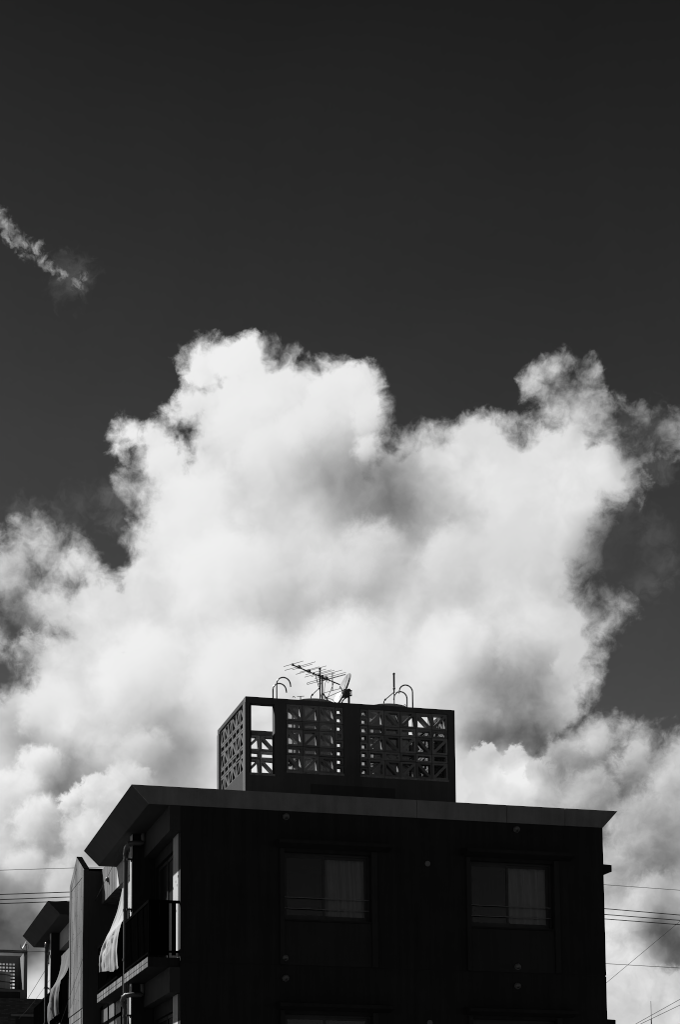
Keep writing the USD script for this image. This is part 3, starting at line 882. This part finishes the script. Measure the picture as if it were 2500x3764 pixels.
# ------------------------------------------------------------------ water tank enclosure of pierced blocks
enc = thing('tank_enclosure', 'concrete roof enclosure walled with pierced blocks around two water tanks', 'enclosure', (3.57, 2.57, ZT))
EX0, EX1, EY0, EY1, EZ0, EZ1 = 1.544, 5.60, 1.50, 3.64, ZT + 0.004, 5.17
O1 = (1.624, 3.74, 2.095, 5.055); P2 = (2.312, 3.82, 3.418, 5.08); P3 = (3.728, 3.82, 5.464, 5.08)
front = sbox(EX0, EZ0, EX1, EZ1).difference(unary_union([sbox(*o) for o in (O1, P2, P3)]))
T = 0.15
pr_ = obj('front_wall', MB().poly(front, 'y', EY0, EY0 + T), 'frame', enc)
obj('dark_panel', MB().box(2.784, 4.40, EY0 - 0.012, EY0 - 0.001, 3.20, 3.60), 'patch', enc)  # thin raised panel, darker than the front wall around it
obj('corner_post', MB().box(EX0 - 0.010, EX0 + 0.0015, EY0 + 0.001, EY0 + 0.17, EZ0, 5.06), 'post', enc)
obj('corner_post', MB().box(EX0 - 0.010, EX0 + 0.0015, EY1 - 0.14, EY1 - 0.001, EZ0, 5.06), 'post', enc)
for o in (O1, P2, P3): obj('opening_sill', MB().box(o[0], o[2], EY0 - 0.008, EY0 - 0.001, o[1] - 0.035, o[1] + 0.004), 'lime', enc)
PB = [(1.75, 3.82, 3.62, 5.08), (3.94, 3.74, 4.135, 5.075), (4.18, 3.82, 5.44, 5.08)]
back = sbox(EX0, EZ0, EX1, EZ1).difference(unary_union([sbox(*o) for o in PB]))
obj('back_wall', MB().poly(back, 'y', EY1 - T, EY1), 'frame', enc)
side = sbox(EY0 + T + .001, EZ0, EY1 - T - .001, EZ1 - 0.002).difference(sbox(1.69, 3.83, 3.49 - .03, 5.09))
SP = (1.69, 3.83, 3.46, 5.09)
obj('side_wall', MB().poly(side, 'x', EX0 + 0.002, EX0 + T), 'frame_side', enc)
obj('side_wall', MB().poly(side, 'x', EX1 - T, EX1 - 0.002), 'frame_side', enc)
def block_shape(w, h, rim_, diag, bar):
    g0 = 0.004
    outer = sbox(g0, g0, w - g0, h - g0); inner = sbox(rim_, rim_, w - rim_, h - rim_)
    if diag:
        a, b = ((rim_ * .6, h - rim_ * .6), (w - rim_ * .6, rim_ * .6)) if diag == '\\' else ((rim_ * .6, rim_ * .6), (w - rim_ * .6, h - rim_ * .6))
        from shapely.geometry import LineString
        inner = inner.difference(LineString([a, b]).buffer(bar / 2, cap_style=2))
    return outer.difference(inner)
def lay(u, z, w, h, diag, plane, pos, dep, small=False):
    """one pierced block with its lower left corner at (u, z) in the plane"""
    sh = block_shape(w, h, 0.038 if not small else 0.036, diag, 0.05)
    j = rng.normal(0, 0.0035, 2)
    from shapely import affinity
    sh = affinity.translate(sh, u, z + j[1] * 0.5)
    dd = pos + j[0]
    mb = MB().poly(sh, plane, dd, dd + dep)
    nm = 'small_block' if small else ('diagonal_block' if diag else 'slot_block')
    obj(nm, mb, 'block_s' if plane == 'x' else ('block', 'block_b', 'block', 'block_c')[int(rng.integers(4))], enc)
A, B = 0.3115, 0.1628
def panel(u0, z0, cols, w, first, plane, pos, dep=0.11):
    d = first
    for c in range(cols):
        z = z0
        for r_ in range(5):
            h = A if r_ % 2 == 0 else B
            lay(u0 + c * w, z, w, h, d if r_ % 2 == 0 else None, plane, pos, dep); z += h
        d = '/' if d == '\\' else '\\'
def smalls(u0, z0, w, plane, pos, dep=0.11):
    for r_ in range(8): lay(u0, z0 + r_ * 0.1575, w, 0.1575, None, plane, pos, dep, True)
panel(2.318, 3.8205, 3, 0.3115, '\\', 'y', EY0 + 0.012); smalls(3.2545, 3.8205, 0.158, 'y', EY0 + 0.012)
smalls(3.735, 3.8205, 0.16, 'y', EY0 + 0.012); panel(3.897, 3.8205, 5, 0.312, '/', 'y', EY0 + 0.012)
panel(1.753, 3.8205, 6, 0.3105, '\\', 'y', EY1 - 0.13); panel(4.188, 3.8205, 4, 0.3105, '/', 'y', EY1 - 0.13)
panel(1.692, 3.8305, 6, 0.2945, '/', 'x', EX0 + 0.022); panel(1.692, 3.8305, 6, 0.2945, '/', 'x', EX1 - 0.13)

# tanks
def tank(x, label):
    y = 2.57; r = 0.44
    t = thing('water_tank', label, 'tank', (x, y, ZT), 'water tanks in the roof enclosure')
    n = 72; prof_r = lambda a: r + 0.012 * (np.cos(a * 18) > 0.2)
    an = np.arange(n) * 2 * math.pi / n; rr = prof_r(an)
    zs = [3.25, 5.405]; v = np.array([(x + rr[j] * math.cos(an[j]), y + rr[j] * math.sin(an[j]), z) for z in zs for j in range(n)])
    f = [q for j in range(n) for q in ((j, (j + 1) % n, n + (j + 1) % n), (j, n + (j + 1) % n, n + j))]
    obj('body', (v, f), 'tank', t)
    R = 1.2; z0 = 5.518 - R
    obj('domed_lid', MB().lathe([(0.001, 5.518)] + [(R * math.sin(a), z0 + R * math.cos(a)) for a in np.linspace(0.03, math.asin(0.45 / R), 12)] + [(0.457, 5.428), (0.457, 5.40), (0.44, 5.40)], x, y, 48), 'tank', t, smooth=40)
    for z in (3.7, 4.25, 4.8, 5.3): obj('band', MB().lathe([(r + .010, z), (r + .03, z), (r + .03, z + .035), (r + .010, z + .035)], x, y, 48), 'steel', t)
    obj('plinth', MB().box(x - 0.42, x + 0.42, y - 0.42, y + 0.42, ZT + .004, 3.249), 'frame', t)
    return t
t1 = tank(3.12, 'left ribbed water tank, behind the middle block panel')
t2 = tank(4.616, 'right ribbed water tank, behind the wide block panel')
# lifting lug and valve wheel on the left lid
obj('lifting_lug', MB().tube(arc((2.763, 2.50, 5.548), 0.022, -0.4, math.pi + 0.4, 9), 0.006, 6), 'metal', t1, smooth=True)
obj('valve_handle', MB().tube([(2.83, 2.5, 5.572), (2.97, 2.5, 5.588)], 0.006, 6).tube([(2.898, 2.5, 5.50), (2.898, 2.5, 5.58)], 0.010, 6), 'metal', t1)
obj('lifting_lug', MB().tube(arc((5.0, 2.5, 5.535), 0.02, -0.4, math.pi + 0.4, 9), 0.006, 6), 'metal', t2, smooth=True)

# ladders with hooked rails
def ladder(x, ya, yb, s, label):
    t = thing('tank_ladder', label, 'ladder', (x, (ya + yb) / 2, ZT), 'hooked ladders on the water tanks')
    for y, zc, rad in ((ya, 5.775, 0.135), (yb, 5.745, 0.132)):
        pts = [(x, y, ZT + .006), (x, y, 4.4), (x, y, 5.5)] + [np.array((x + s * rad, y, zc)) + rad * np.array((-s * math.cos(a), 0, math.sin(a))) for a in np.linspace(0, math.pi - 0.12, 15)]
        e = np.array(pts[-1]); pts.append(e + np.array((s * 0.008, 0, -0.055)))
        obj('rail', MB().tube(pts, 0.0135, 10), 'steel', t, smooth=60)
    for z in np.arange(3.37, 5.3, 0.29): obj('rung', MB().tube([(x, ya, z), (x, yb, z)], 0.009, 8), 'steel', t, smooth=True)
ladder(2.412, 2.45, 2.71, 1, 'ladder with hooked rails left of the tanks, in the open bay')
ladder(5.122, 2.40, 2.70, -1, 'ladder with hooked rails right of the right-hand tank')

# short poles with thick tops
def top_pole(x, xe, label):
    t = thing('top_pole', label, 'pole', (x, 2.5, 5.3), 'thick-topped poles beside the tank lids')
    obj('thin_pole', MB().tube([(x - .002, 2.5, 5.3), (x, 2.5, 5.80)], 0.0105, 10), 'metal', t, smooth=40)
    obj('socket', MB().tube([(x, 2.5, 5.775), (x, 2.5, 5.84)], 0.014, 10), 'metal', t, smooth=40)
    obj('thick_tube', MB().tube([(x, 2.5, 5.84), (x, 2.5, 6.165)], 0.0185, 12), 'metal', t, smooth=40)
    for za, zb in ((5.842, 5.875), (6.135, 6.170)): obj('collar', MB().tube([(x, 2.5, za), (x, 2.5, za + .008), (x, 2.5, zb - .008), (x, 2.5, zb)], [0.019, 0.0245, 0.0245, 0.019], 12), 'metal', t, smooth=40)
    st = obj('strut', MB().tube([(x, 2.5, 5.79), (xe, 2.53, 5.632), (xe - .016, 2.535, 5.60), (xe - .018, 2.535, 5.55)], 0.011, 10), 'steel', t, smooth=60)
    obj('elbow_joint', MB().tube([(xe + .02, 2.525, 5.648), (xe + .006, 2.528, 5.636), (xe - .012, 2.532, 5.618)], [0.016, 0.022, 0.016], 10), 'metal', st, smooth=40)
top_pole(3.288, 3.135, 'dark thick-topped pole with slanting strut beside the aerial mast')
top_pole(4.784, 4.603, 'dark thick-topped pole with slanting strut standing right, away from the aerial')

# television aerial
ae = thing('television_aerial', 'many-armed television aerial on a thin mast above the enclosure', 'aerial', (3.366, 2.6, 5.3))
obj('mast', MB().tube([(3.364, 2.6, 5.3), (3.367, 2.6, 6.05)], 0.0155, 10), 'metal', ae, smooth=40)
B0, B1 = np.array((2.778, 2.14, 6.140)), np.array((3.717, 2.885, 5.985))
BD = (B1 - B0); BL = np.linalg.norm(BD); BD /= BL
B0, B1 = np.array((2.608, 2.0365, 6.016)), np.array((3.828, 2.932, 6.016))
BD = (B1 - B0) / np.linalg.norm(B1 - B0); BE = np.array((BD[1], -BD[0], 0.0))
bm = obj('boom', MB().tube([B0, B0 + BD * 0.2, (B0 + B1) / 2, B1], 0.0125, 8), 'metal', ae, smooth=40)
for s, l, r_ in ((-0.005, 0.211, 0.246), (0.181, 0.325, 0.389), (0.25, 0.196, 0.269), (0.454, 0.182, 0.277), (0.502, 0.303, 0.41), (0.646, 0.177, 0.299), (0.745, 0.278, 0.348), (0.803, 0.16, 0.38), (0.943, 0.179, 0.295), (1.154, 0.161, 0.385)):
    c = B0 + BD * s + np.array((0, 0, 0.018))
    obj('element', MB().tube([c - BE * l, c + BE * r_], 0.0058, 6), 'metal', ae, smooth=True)
c = B0 + BD * 1.05 + np.array((0, 0, 0.02))                   # folded dipole
lp = [c + BE * 0.47, c - BE * 0.43] + [c - BE * (0.43 + 0.016 * math.sin(a)) - np.array((0, 0, 0.017 * (1 - math.cos(a)))) for a in np.linspace(0.3, math.pi, 6)] + [c - BE * 0.40 - np.array((0, 0, .034)), c + BE * 0.47 - np.array((0, 0, .034))]
obj('folded_dipole', MB().tube(lp, 0.0058, 6), 'metal', ae, smooth=True)
for s, w_ in ((-0.005, 0.024), (0.195, 0.036), (0.50, 0.036), (0.66, 0.022), (0.81, 0.022), (1.06, 0.04)):
    c = B0 + BD * s
    k = MB(); q = lambda a, b, zz: c + BD * a + BE * b + np.array((0, 0, zz))
    k.hexa([q(-w_, -w_*.7, -.012), q(w_, -w_*.7, -.012), q(w_, w_*.7, -.012), q(-w_, w_*.7, -.012)], [q(-w_*.8, -w_*.6, w_*1.1), q(w_*.8, -w_*.6, w_*1.1), q(w_*.8, w_*.6, w_*1.1), q(-w_*.8, w_*.6, w_*1.1)])
    obj('clamp', k, 'metal', ae)
c = B0 + BD * 1.272                                            # reflector on an upright
obj('reflector_post', MB().tube([c + (0, 0, -.185), c + (0, 0, .18)], 0.0105, 8), 'metal', ae, smooth=40)
for zz in (.178, -.18):
    obj('reflector', MB().tube([c + (0, 0, zz) - BE * 0.21, c + (0, 0, zz) + BE * 0.23], 0.0058, 6), 'metal', ae, smooth=True)
obj('mast_clamp', MB().tube([(3.366, 2.6, 5.99), (3.366, 2.6, 6.06)], 0.026, 8).tube([(3.40, 2.61, 6.0), (3.43, 2.63, 6.0)], 0.02, 8), 'metal', ae)
for a, b in (((3.184, 2.455, 6.01), (3.352, 2.59, 5.596)), ((3.67, 2.815, 6.01), (3.458, 2.66, 5.56))):
    obj('stay', MB().tube([a, b], 0.0075, 6), 'metal', ae, smooth=True)
obj('mast_brace', MB().tube([(3.375, 2.6, 5.70), (3.53, 2.6, 5.50)], 0.014, 8), 'steel', ae, smooth=True)
obj('cable', MB().tube([(3.50, 2.66, 6.0), (3.455, 2.64, 5.965), (3.425, 2.62, 5.90), (3.412, 2.61, 5.80), (3.408, 2.61, 5.66), (3.405, 2.60, 5.45)], 0.005, 6).tube([(3.475, 2.65, 6.0), (3.488, 2.65, 5.945), (3.50, 2.65, 5.93), (3.512, 2.65, 5.95), (3.515, 2.66, 6.0)], 0.004, 6), 'wire', ae, smooth=True)

# satellite dish
sd = thing('satellite_dish', 'pale satellite dish tilted on a dark post beside the aerial', 'satellite dish', (3.866, 2.5, 5.3))
dm = np.array((3.7326, 2.55, 5.7789)); da = np.array((0.318, -0.4062, 0.8567)); dn = np.array((-0.9396, -0.0148, 0.3418)); dy = np.array((0.1262, 0.9137, 0.3864))
dR = 0.335; pts, fs = [], []
for side, off in ((0, 0.0), (1, -0.014)):
    pts.append(dm + dn * (-0.055 + off))
    for q in (0.25, 0.5, 0.75, 0.95, 1.0):
        pts += [dm + dR * q * (math.cos(t) * da + 0.93 * math.sin(t) * dy) + dn * (-0.055 * (1 - q * q) + off) for t in np.arange(40) * math.pi / 20]
    o = side * 201
    tri = [(o, o + 1 + j, o + 1 + (j + 1) % 40) for j in range(40)]
    for i in range(4):
        for j in range(40):
            a, b = o + 1 + i * 40 + j, o + 1 + i * 40 + (j + 1) % 40
            tri += [(a, a + 40, b + 40), (a, b + 40, b)]
    fs += tri if side == 0 else [t[::-1] for t in tri]
fs += [q for j in range(40) for q in ((161 + j, 201 + 161 + j, 201 + 161 + (j + 1) % 40), (161 + j, 201 + 161 + (j + 1) % 40, 161 + (j + 1) % 40))]
refl = obj('reflector', (pts, fs), 'dish', sd, smooth=35)
rim = [dm + dR * 1.005 * (math.cos(t) * da + 0.93 * math.sin(t) * dy) - dn * 0.022 for t in np.linspace(0, 2 * math.pi, 49)]
obj('rim', MB().tube(rim, 0.011, 6, cap=False), 'metal', refl, smooth=True)
obj('post', MB().tube([(3.866, 2.5, 5.172), (3.866, 2.5, 5.79)], 0.0215, 12), 'metal', sd, smooth=40)
hb = MB()
hb.hexa([(3.755, 2.46, 5.62), (3.755, 2.56, 5.62), (3.755, 2.56, 5.77), (3.755, 2.46, 5.77)], [(3.885, 2.47, 5.64), (3.885, 2.54, 5.64), (3.885, 2.54, 5.77), (3.885, 2.47, 5.77)])
hb.tube([(3.866, 2.5, 5.76), (3.866, 2.5, 5.785)], 0.032, 10)
obj('mount', hb, 'metal', sd)
br = MB(); br.box(3.885, 3.925, 2.48, 2.52, 5.745, 5.765).box(3.885, 3.925, 2.48, 2.52, 5.655, 5.675).box(3.912, 3.922, 2.49, 2.51, 5.675, 5.745).tube([(3.89, 2.5, 5.70), (3.92, 2.5, 5.73)], 0.006, 6)
obj('clamp', br, 'metal', sd)
obj('strut', MB().tube([(3.841, 2.5, 5.63), (3.775, 2.5, 5.59), (3.735, 2.5, 5.54), (3.715, 2.5, 5.48)], 0.013, 8), 'metal', sd, smooth=40)
obj('feed_arm', MB().tube([(3.7517, 2.5, 5.758), (3.402, 2.5, 5.585)], 0.006, 6), 'metal', sd, smooth=True)
obj('feed_arm', MB().tube([(3.402, 2.5, 5.585), (3.437, 2.5, 5.578), (3.534, 2.5, 5.562), (3.59, 2.5, 5.505)], 0.006, 6), 'metal', sd, smooth=True)
obj('feed_horn', MB().tube([(3.385, 2.5, 5.575), (3.425, 2.5, 5.595)], 0.014, 8), 'metal', sd)
obj('knob', MB().tube([(3.80, 2.5, 5.822), (3.84, 2.5, 5.828)], 0.006, 6), 'metal', sd)


# ------------------------------------------------------------------ cloths hung over the balcony railings
def awning(name, label, ytop, yrail, ybot, zt, xt, zlow, seed, step=None, mat='cloth'):
    nu, nv = 60, 80
    u = np.linspace(0, 1, nu)[None, :]; v = np.linspace(0, 1, nv)[:, None]
    rg = np.random.default_rng(seed)
    k = 0.52                                                    # share of the length above the rail
    a = np.clip(v / k, 0, 1); b = np.clip((v - k) / (1 - k), 0, 1)
    yt = ytop[0] + u * (ytop[1] - ytop[0]); yr = yrail[0] + u * (yrail[1] - yrail[0]); yb = ybot[0] + u * (ybot[1] - ybot[0])
    y = np.where(v < k, yt + (yr - yt) * a, yr + (yb - yr) * b)
    sag = 0.10 * np.sin(math.pi * a)
    x = np.where(v < k, xt + (-0.565 - xt) * a ** 1.65 + 0.0 * u, -0.565 - 0.055 * np.sin(b * math.pi * 0.9) - 0.03 * b)
    zl = zlow[0] + u * (zlow[1] - zlow[0])
    if step: zl = np.where(u < step[0], zl + step[1], zl)
    z = np.where(v < k, zt + (1.065 - zt) * a - sag, 1.065 + (zl - 1.065) * b)
    knots = np.sort(rg.uniform(0, 1, 34)); hv = rg.normal(0, 1, 34)
    uu = np.clip(u + 0.05 * (1 - b) * np.sin(2.2 * u * math.pi) - 0.03 * np.sin(4 * v + 1), 0, 1)
    prof = np.interp(uu, knots, hv); prof2 = np.interp(np.clip(uu * 0.5 + 0.2, 0, 1), knots, hv)
    pleat = np.exp(-((u - 0.50) / 0.22) ** 2) * np.exp(-b * 1.3) * np.clip(b * 9, 0, 1)         # gathered under the rail, smoother below
    x = x + 0.034 * prof * pleat + 0.022 * prof2 * np.clip(b * 3, 0, 1) + 0.016 * prof2 * np.sin(math.pi * a) * (v < k)
    x = x + 0.05 * np.exp(-((u - 0.86) / 0.10) ** 2 - ((b - 0.30) / 0.16) ** 2)                 # hollow by the far edge
    x = x + 0.004 * np.sin(37 * v + 9 * u) * np.sin(23 * u)
    z = z + 0.02 * np.sin(5 * u + seed) * b ** 3
    p = np.stack(np.broadcast_arrays(x, y, z), -1).reshape(-1, 3)
    q = []
    for i in range(nv - 1):
        for j in range(nu - 1):
            c = i * nu + j; q += [(c, c + 1, c + nu + 1), (c, c + nu + 1, c + nu)]
    return mesh(name, (p, q), mat, label, 'cloth', smooth=True)
awning('hung_cloth', 'pale cloth draped over the balcony rail left of the drain pipe', (2.50, 4.05), (2.47, 4.10), (2.48, 4.46), 2.12, -0.26, (0.25, 0.40), 3, (0.52, -0.02))
awning('hung_cloth', 'narrow pale cloth slanting from the balcony left of the peaked stair tower', (10.95, 12.50), (10.45, 12.20), (10.42, 12.34), 1.95, -0.27, (0.28, 0.22), 5, None, 'cloth_b')
pole = MB().tube([(-0.255, 2.48, 2.135), (-0.255, 4.2, 2.135)], 0.012, 8)
mesh('hanging_pole', pole, 'metal', 'thin dark pole that holds the top of the larger cloth', 'pole', smooth=True)

# ------------------------------------------------------------------ far building, lower left
FY = 48.0
fb = thing('far_building', 'dark tile-faced building low at the left edge, beyond the block', 'building', (0, FY, GZ))
obj('front_wall', MB().box(-8.0, 9.0, FY - 0.6, FY + 9.0, GZ, 5.2), 'tile', fb)
obj('window_ledge', MB().box(2.215, 3.40, FY - 0.78, FY - 0.6, 4.33, 4.43), 'far', fb)
obj('window', MB().box(2.45, 3.3, FY - 0.612, FY - 0.6, 3.2, 4.32), 'groove', fb)
fe = thing('far_tank_enclosure', 'pale roof enclosure with a grid of square holes at the left edge', 'enclosure', (2.0, FY, 5.2))
X0, X1 = -1.6, 3.05
fw_ = sbox(X0, 5.204, X1, 7.62).difference(sbox(X0 + 0.16, 5.70, 2.89, 7.49)).difference(sbox(X0 + .3, 5.21, 2.72, 5.59))
obj('front_frame', MB().poly(fw_, 'y', FY, FY + 0.14), 'far', fe)
obj('base_panel', MB().box(X0 + .302, 2.718, FY + 0.05, FY + 0.12, 5.205, 5.588), 'side_dark', fe)
obj('side_wall', MB().box(2.88, 3.045, FY + 0.141, FY + 1.75, 5.204, 7.5), 'far', fe)
obj('side_wall', MB().box(X0, X0 + 0.15, FY + 0.141, FY + 1.75, 5.204, 7.5), 'far', fe)
bw = sbox(X0, 5.204, X1, 7.60)
hx, hz, pt = 0.112, 0.098, 0.1655
holes = [sbox(2.53 - i * pt, 7.13 - j * pt, 2.53 - i * pt + hx, 7.13 - j * pt + hz) for i in range(22) for j in range(10)]
cellx = [2.53 - i * pt for i in range(22)]; cellz = [7.13 - j * pt for j in range(10)]
gx0, gx1, gz0, gz1 = cellx[-1] - 0.026, 2.53 + hx + 0.026, cellz[-1] - 0.034, 7.13 + hz + 0.034
obj('back_wall', MB().poly(bw.difference(sbox(gx0, gz0, gx1, gz1)), 'y', FY + 1.75, FY + 1.9), 'far', fe)
for i in range(16):
    for j in range(10):
        c = sbox(cellx[i] - 0.0258, cellz[j] - 0.0328, cellx[i] + hx + 0.0258, cellz[j] + hz + 0.0328).difference(sbox(cellx[i], cellz[j], cellx[i] + hx, cellz[j] + hz))
        obj('grid_block', MB().poly(c, 'y', FY + 1.76, FY + 1.86), 'far', fe)
obj('back_wall', MB().box(gx0, cellx[15] - 0.0265, FY + 1.76, FY + 1.86, gz0, gz1), 'far', fe)
ft = thing('far_water_tank', 'ribbed water tank standing inside the grid enclosure at the left edge', 'tank', (1.4, FY + 0.9, 5.204))
n = 60; an = np.arange(n) * 2 * math.pi / n; rr = 0.92 + 0.02 * (np.cos(an * 15) > 0.2)
v = np.array([(1.42 + rr[j] * math.cos(an[j]), FY + 0.95 + 0.75 * rr[j] * math.sin(an[j]), z) for z in (5.3, 6.62) for j in range(n)])
f = [q for j in range(n) for q in ((j, (j + 1) % n, n + (j + 1) % n), (j, n + (j + 1) % n, n + j))]
v = np.vstack([v, (1.42, FY + .95, 6.68)]); f += [(n + j, n + (j + 1) % n, 2 * n) for j in range(n)]
obj('body', (v, f), 'tank', ft)
for z in (5.75, 6.1, 6.45):
    b = MB(); vv = np.array([(1.42 + r_ * math.cos(t), FY + 0.95 + 0.75 * r_ * math.sin(t), zz) for r_, zz in ((0.93, z), (0.96, z), (0.96, z + .04), (0.93, z + .04)) for t in an])
    ff = [q for i in range(3) for j in range(n) for q in ((i*n+j, i*n+(j+1)%n, (i+1)*n+(j+1)%n), (i*n+j, (i+1)*n+(j+1)%n, (i+1)*n+j))]
    obj('band', (vv, ff), 'metal', ft)
fd = thing('small_dish', 'small satellite dish on the corner of the far grid enclosure', 'satellite dish', (2.98, FY, 7.6))
obj('post', MB().tube([(2.98, FY - .05, 7.45), (2.98, FY - .05, 7.93)], 0.022, 8), 'metal', fd)
c0, c1 = np.array((2.967, FY - .1, 8.068)), np.array((2.782, FY - .1, 7.692)); nn = np.array((-0.87, -0.2, 0.43)); nn /= np.linalg.norm(nn)
ax_ = (c0 - c1) / np.linalg.norm(c0 - c1); nn = nn - ax_ * (nn @ ax_); nn /= np.linalg.norm(nn); ay_ = np.cross(nn, ax_)
rad = np.linalg.norm(c0 - c1) / 2; mid = (c0 + c1) / 2
pts, f = [mid - nn * 0.04], []
for i, q in enumerate((0.4, 0.75, 1.0)):
    pts += [mid + rad * q * (math.cos(t) * ax_ + 0.5 * math.sin(t) * ay_) - nn * 0.03 * (1 - q * q) for t in np.arange(20) * math.pi / 10]
f += [(0, 1 + j, 1 + (j + 1) % 20) for j in range(20)] + [t for i in range(2) for j in range(20) for t in ((1+i*20+j, 1+i*20+20+j, 1+i*20+20+(j+1)%20), (1+i*20+j, 1+i*20+20+(j+1)%20, 1+i*20+(j+1)%20))]
obj('reflector', (pts, f), 'dish', fd, smooth=40)
obj('bracket', MB().tube([(2.98, FY - .05, 7.9), mid - nn * .05], 0.03, 6), 'metal', fd)
obj('feed_arm', MB().tube([(2.95, FY - .08, 7.62), (2.80, FY - .15, 7.62), (2.70, FY - .2, 7.70), (2.665, FY - .2, 7.86)], 0.012, 6), 'metal', fd, smooth=True)
obj('cable', MB().tube([(2.98, FY - .06, 7.9), (3.07, FY - .06, 7.88), (3.09, FY - .06, 7.75), (3.03, FY - .06, 7.6), (2.9, FY - .06, 7.57)], 0.008, 6), 'wire', fd, smooth=True)
obj('junction_box', MB().box(2.955, 3.02, FY - 0.09, FY - 0.03, 7.42, 7.5), 'metal', fd)

# ------------------------------------------------------------------ overhead wires
def wire(a, b, r, label, sag=0.0, cat='wire'):
    a, b = np.array(a, float), np.array(b, float); t = np.linspace(0, 1, 25)[:, None]
    p = a + (b - a) * t; p[:, 2] -= (sag * 4 * t * (1 - t))[:, 0]
    return mesh('overhead_wire', MB().tube(p, r, 6), 'wire', label, cat, smooth=True)
def ext(a, b, s, e): a, b = np.array(a, float), np.array(b, float); return a + (b - a) * s, a + (b - a) * e
for a, b, r, lab in (((0.387, 35, 8.771), (3.263, 35, 8.988), 0.010, 'thin wire highest of the four reaching in from the left edge'),
                     ((0.40, 35, 7.794), (3.227, 35, 8.01), 0.018, 'second wire from the top at the left edge'),
                     ((0.403, 35, 7.586), (3.229, 35, 7.811), 0.018, 'third wire from the top at the left edge'),
                     ((0.405, 35, 7.426), (3.229, 35, 7.64), 0.018, 'lowest of the wires meeting the far roof corner at left')):
    p, q = ext(a, b, -3.5, 4.6); wire(p, q, r, lab)
for a, b, r, lab in (((26.411, 35, 9.295), (29.992, 35, 9.201), 0.010, 'thin topmost wire right of the building'),
                     ((26.421, 35, 8.251), (29.956, 35, 8.108), 0.018, 'upper wire of the close group of three at right'),
                     ((26.44, 35, 7.997), (29.949, 35, 7.875), 0.018, 'middle wire of the close group of three at right'),
                     ((26.434, 35, 7.801), (29.943, 35, 7.684), 0.018, 'lower wire of the close group of three at right'),
                     ((26.432, 35, 5.866), (29.881, 35, 5.788), 0.011, 'lone thin level wire below the group of three at right')):
    p, q = ext(a, b, -3.4, 4.0); wire(p, q, r, lab)
for a, b, r, lab in (((26.421, 35.2, 4.988), (29.946, 35.2, 7.78), 0.010, 'thin wire climbing to the right edge from the building side'),
                     ((27.812, 35.4, 3.275), (29.834, 35.4, 4.352), 0.012, 'upper slanting wire in the lower right corner'),
                     ((28.015, 35.4, 3.28), (29.826, 35.4, 4.116), 0.012, 'lower slanting wire in the lower right corner')):
    p, q = ext(a, b, -1.5, 3.0); wire(p, q, r, lab)
p, q = np.array((3.06, FY - .1, 7.57)), np.array((4.4, 47.0, 7.75))
wire((0.6, FY - .1, 7.40), (6.0, FY - .1, 7.70), 0.013, 'short wire across the top of the far grid enclosure')
wire((2.158, 40, 4.299), (4.2, 40, 7.75), 0.010, 'thin slanting wire between the far enclosure and the far drain pipe')
wire((-0.445, 3.0, 2.64), (0.2, 26.0, 1.85), 0.0042, 'cable running down across the cloths and the stair tower', 0.35)
wire((-0.64, 6.6, 1.0), (-0.66, 11.5, -0.6), 0.0035, 'faint lower cable across the foot of the stair tower')
# thin mast, lower right
ma = thing('thin_mast', 'thin upright mast rising at the lower right corner', 'mast', (28.79, 35.6, GZ))
obj('pole', MB().tube([(28.77, 35.6, GZ), (28.80, 35.6, 3.6)], 0.024, 8), 'metal', ma)
obj('tip', MB().tube([(28.80, 35.6, 3.6), (28.806, 35.6, 4.39)], 0.010, 8), 'metal', ma)
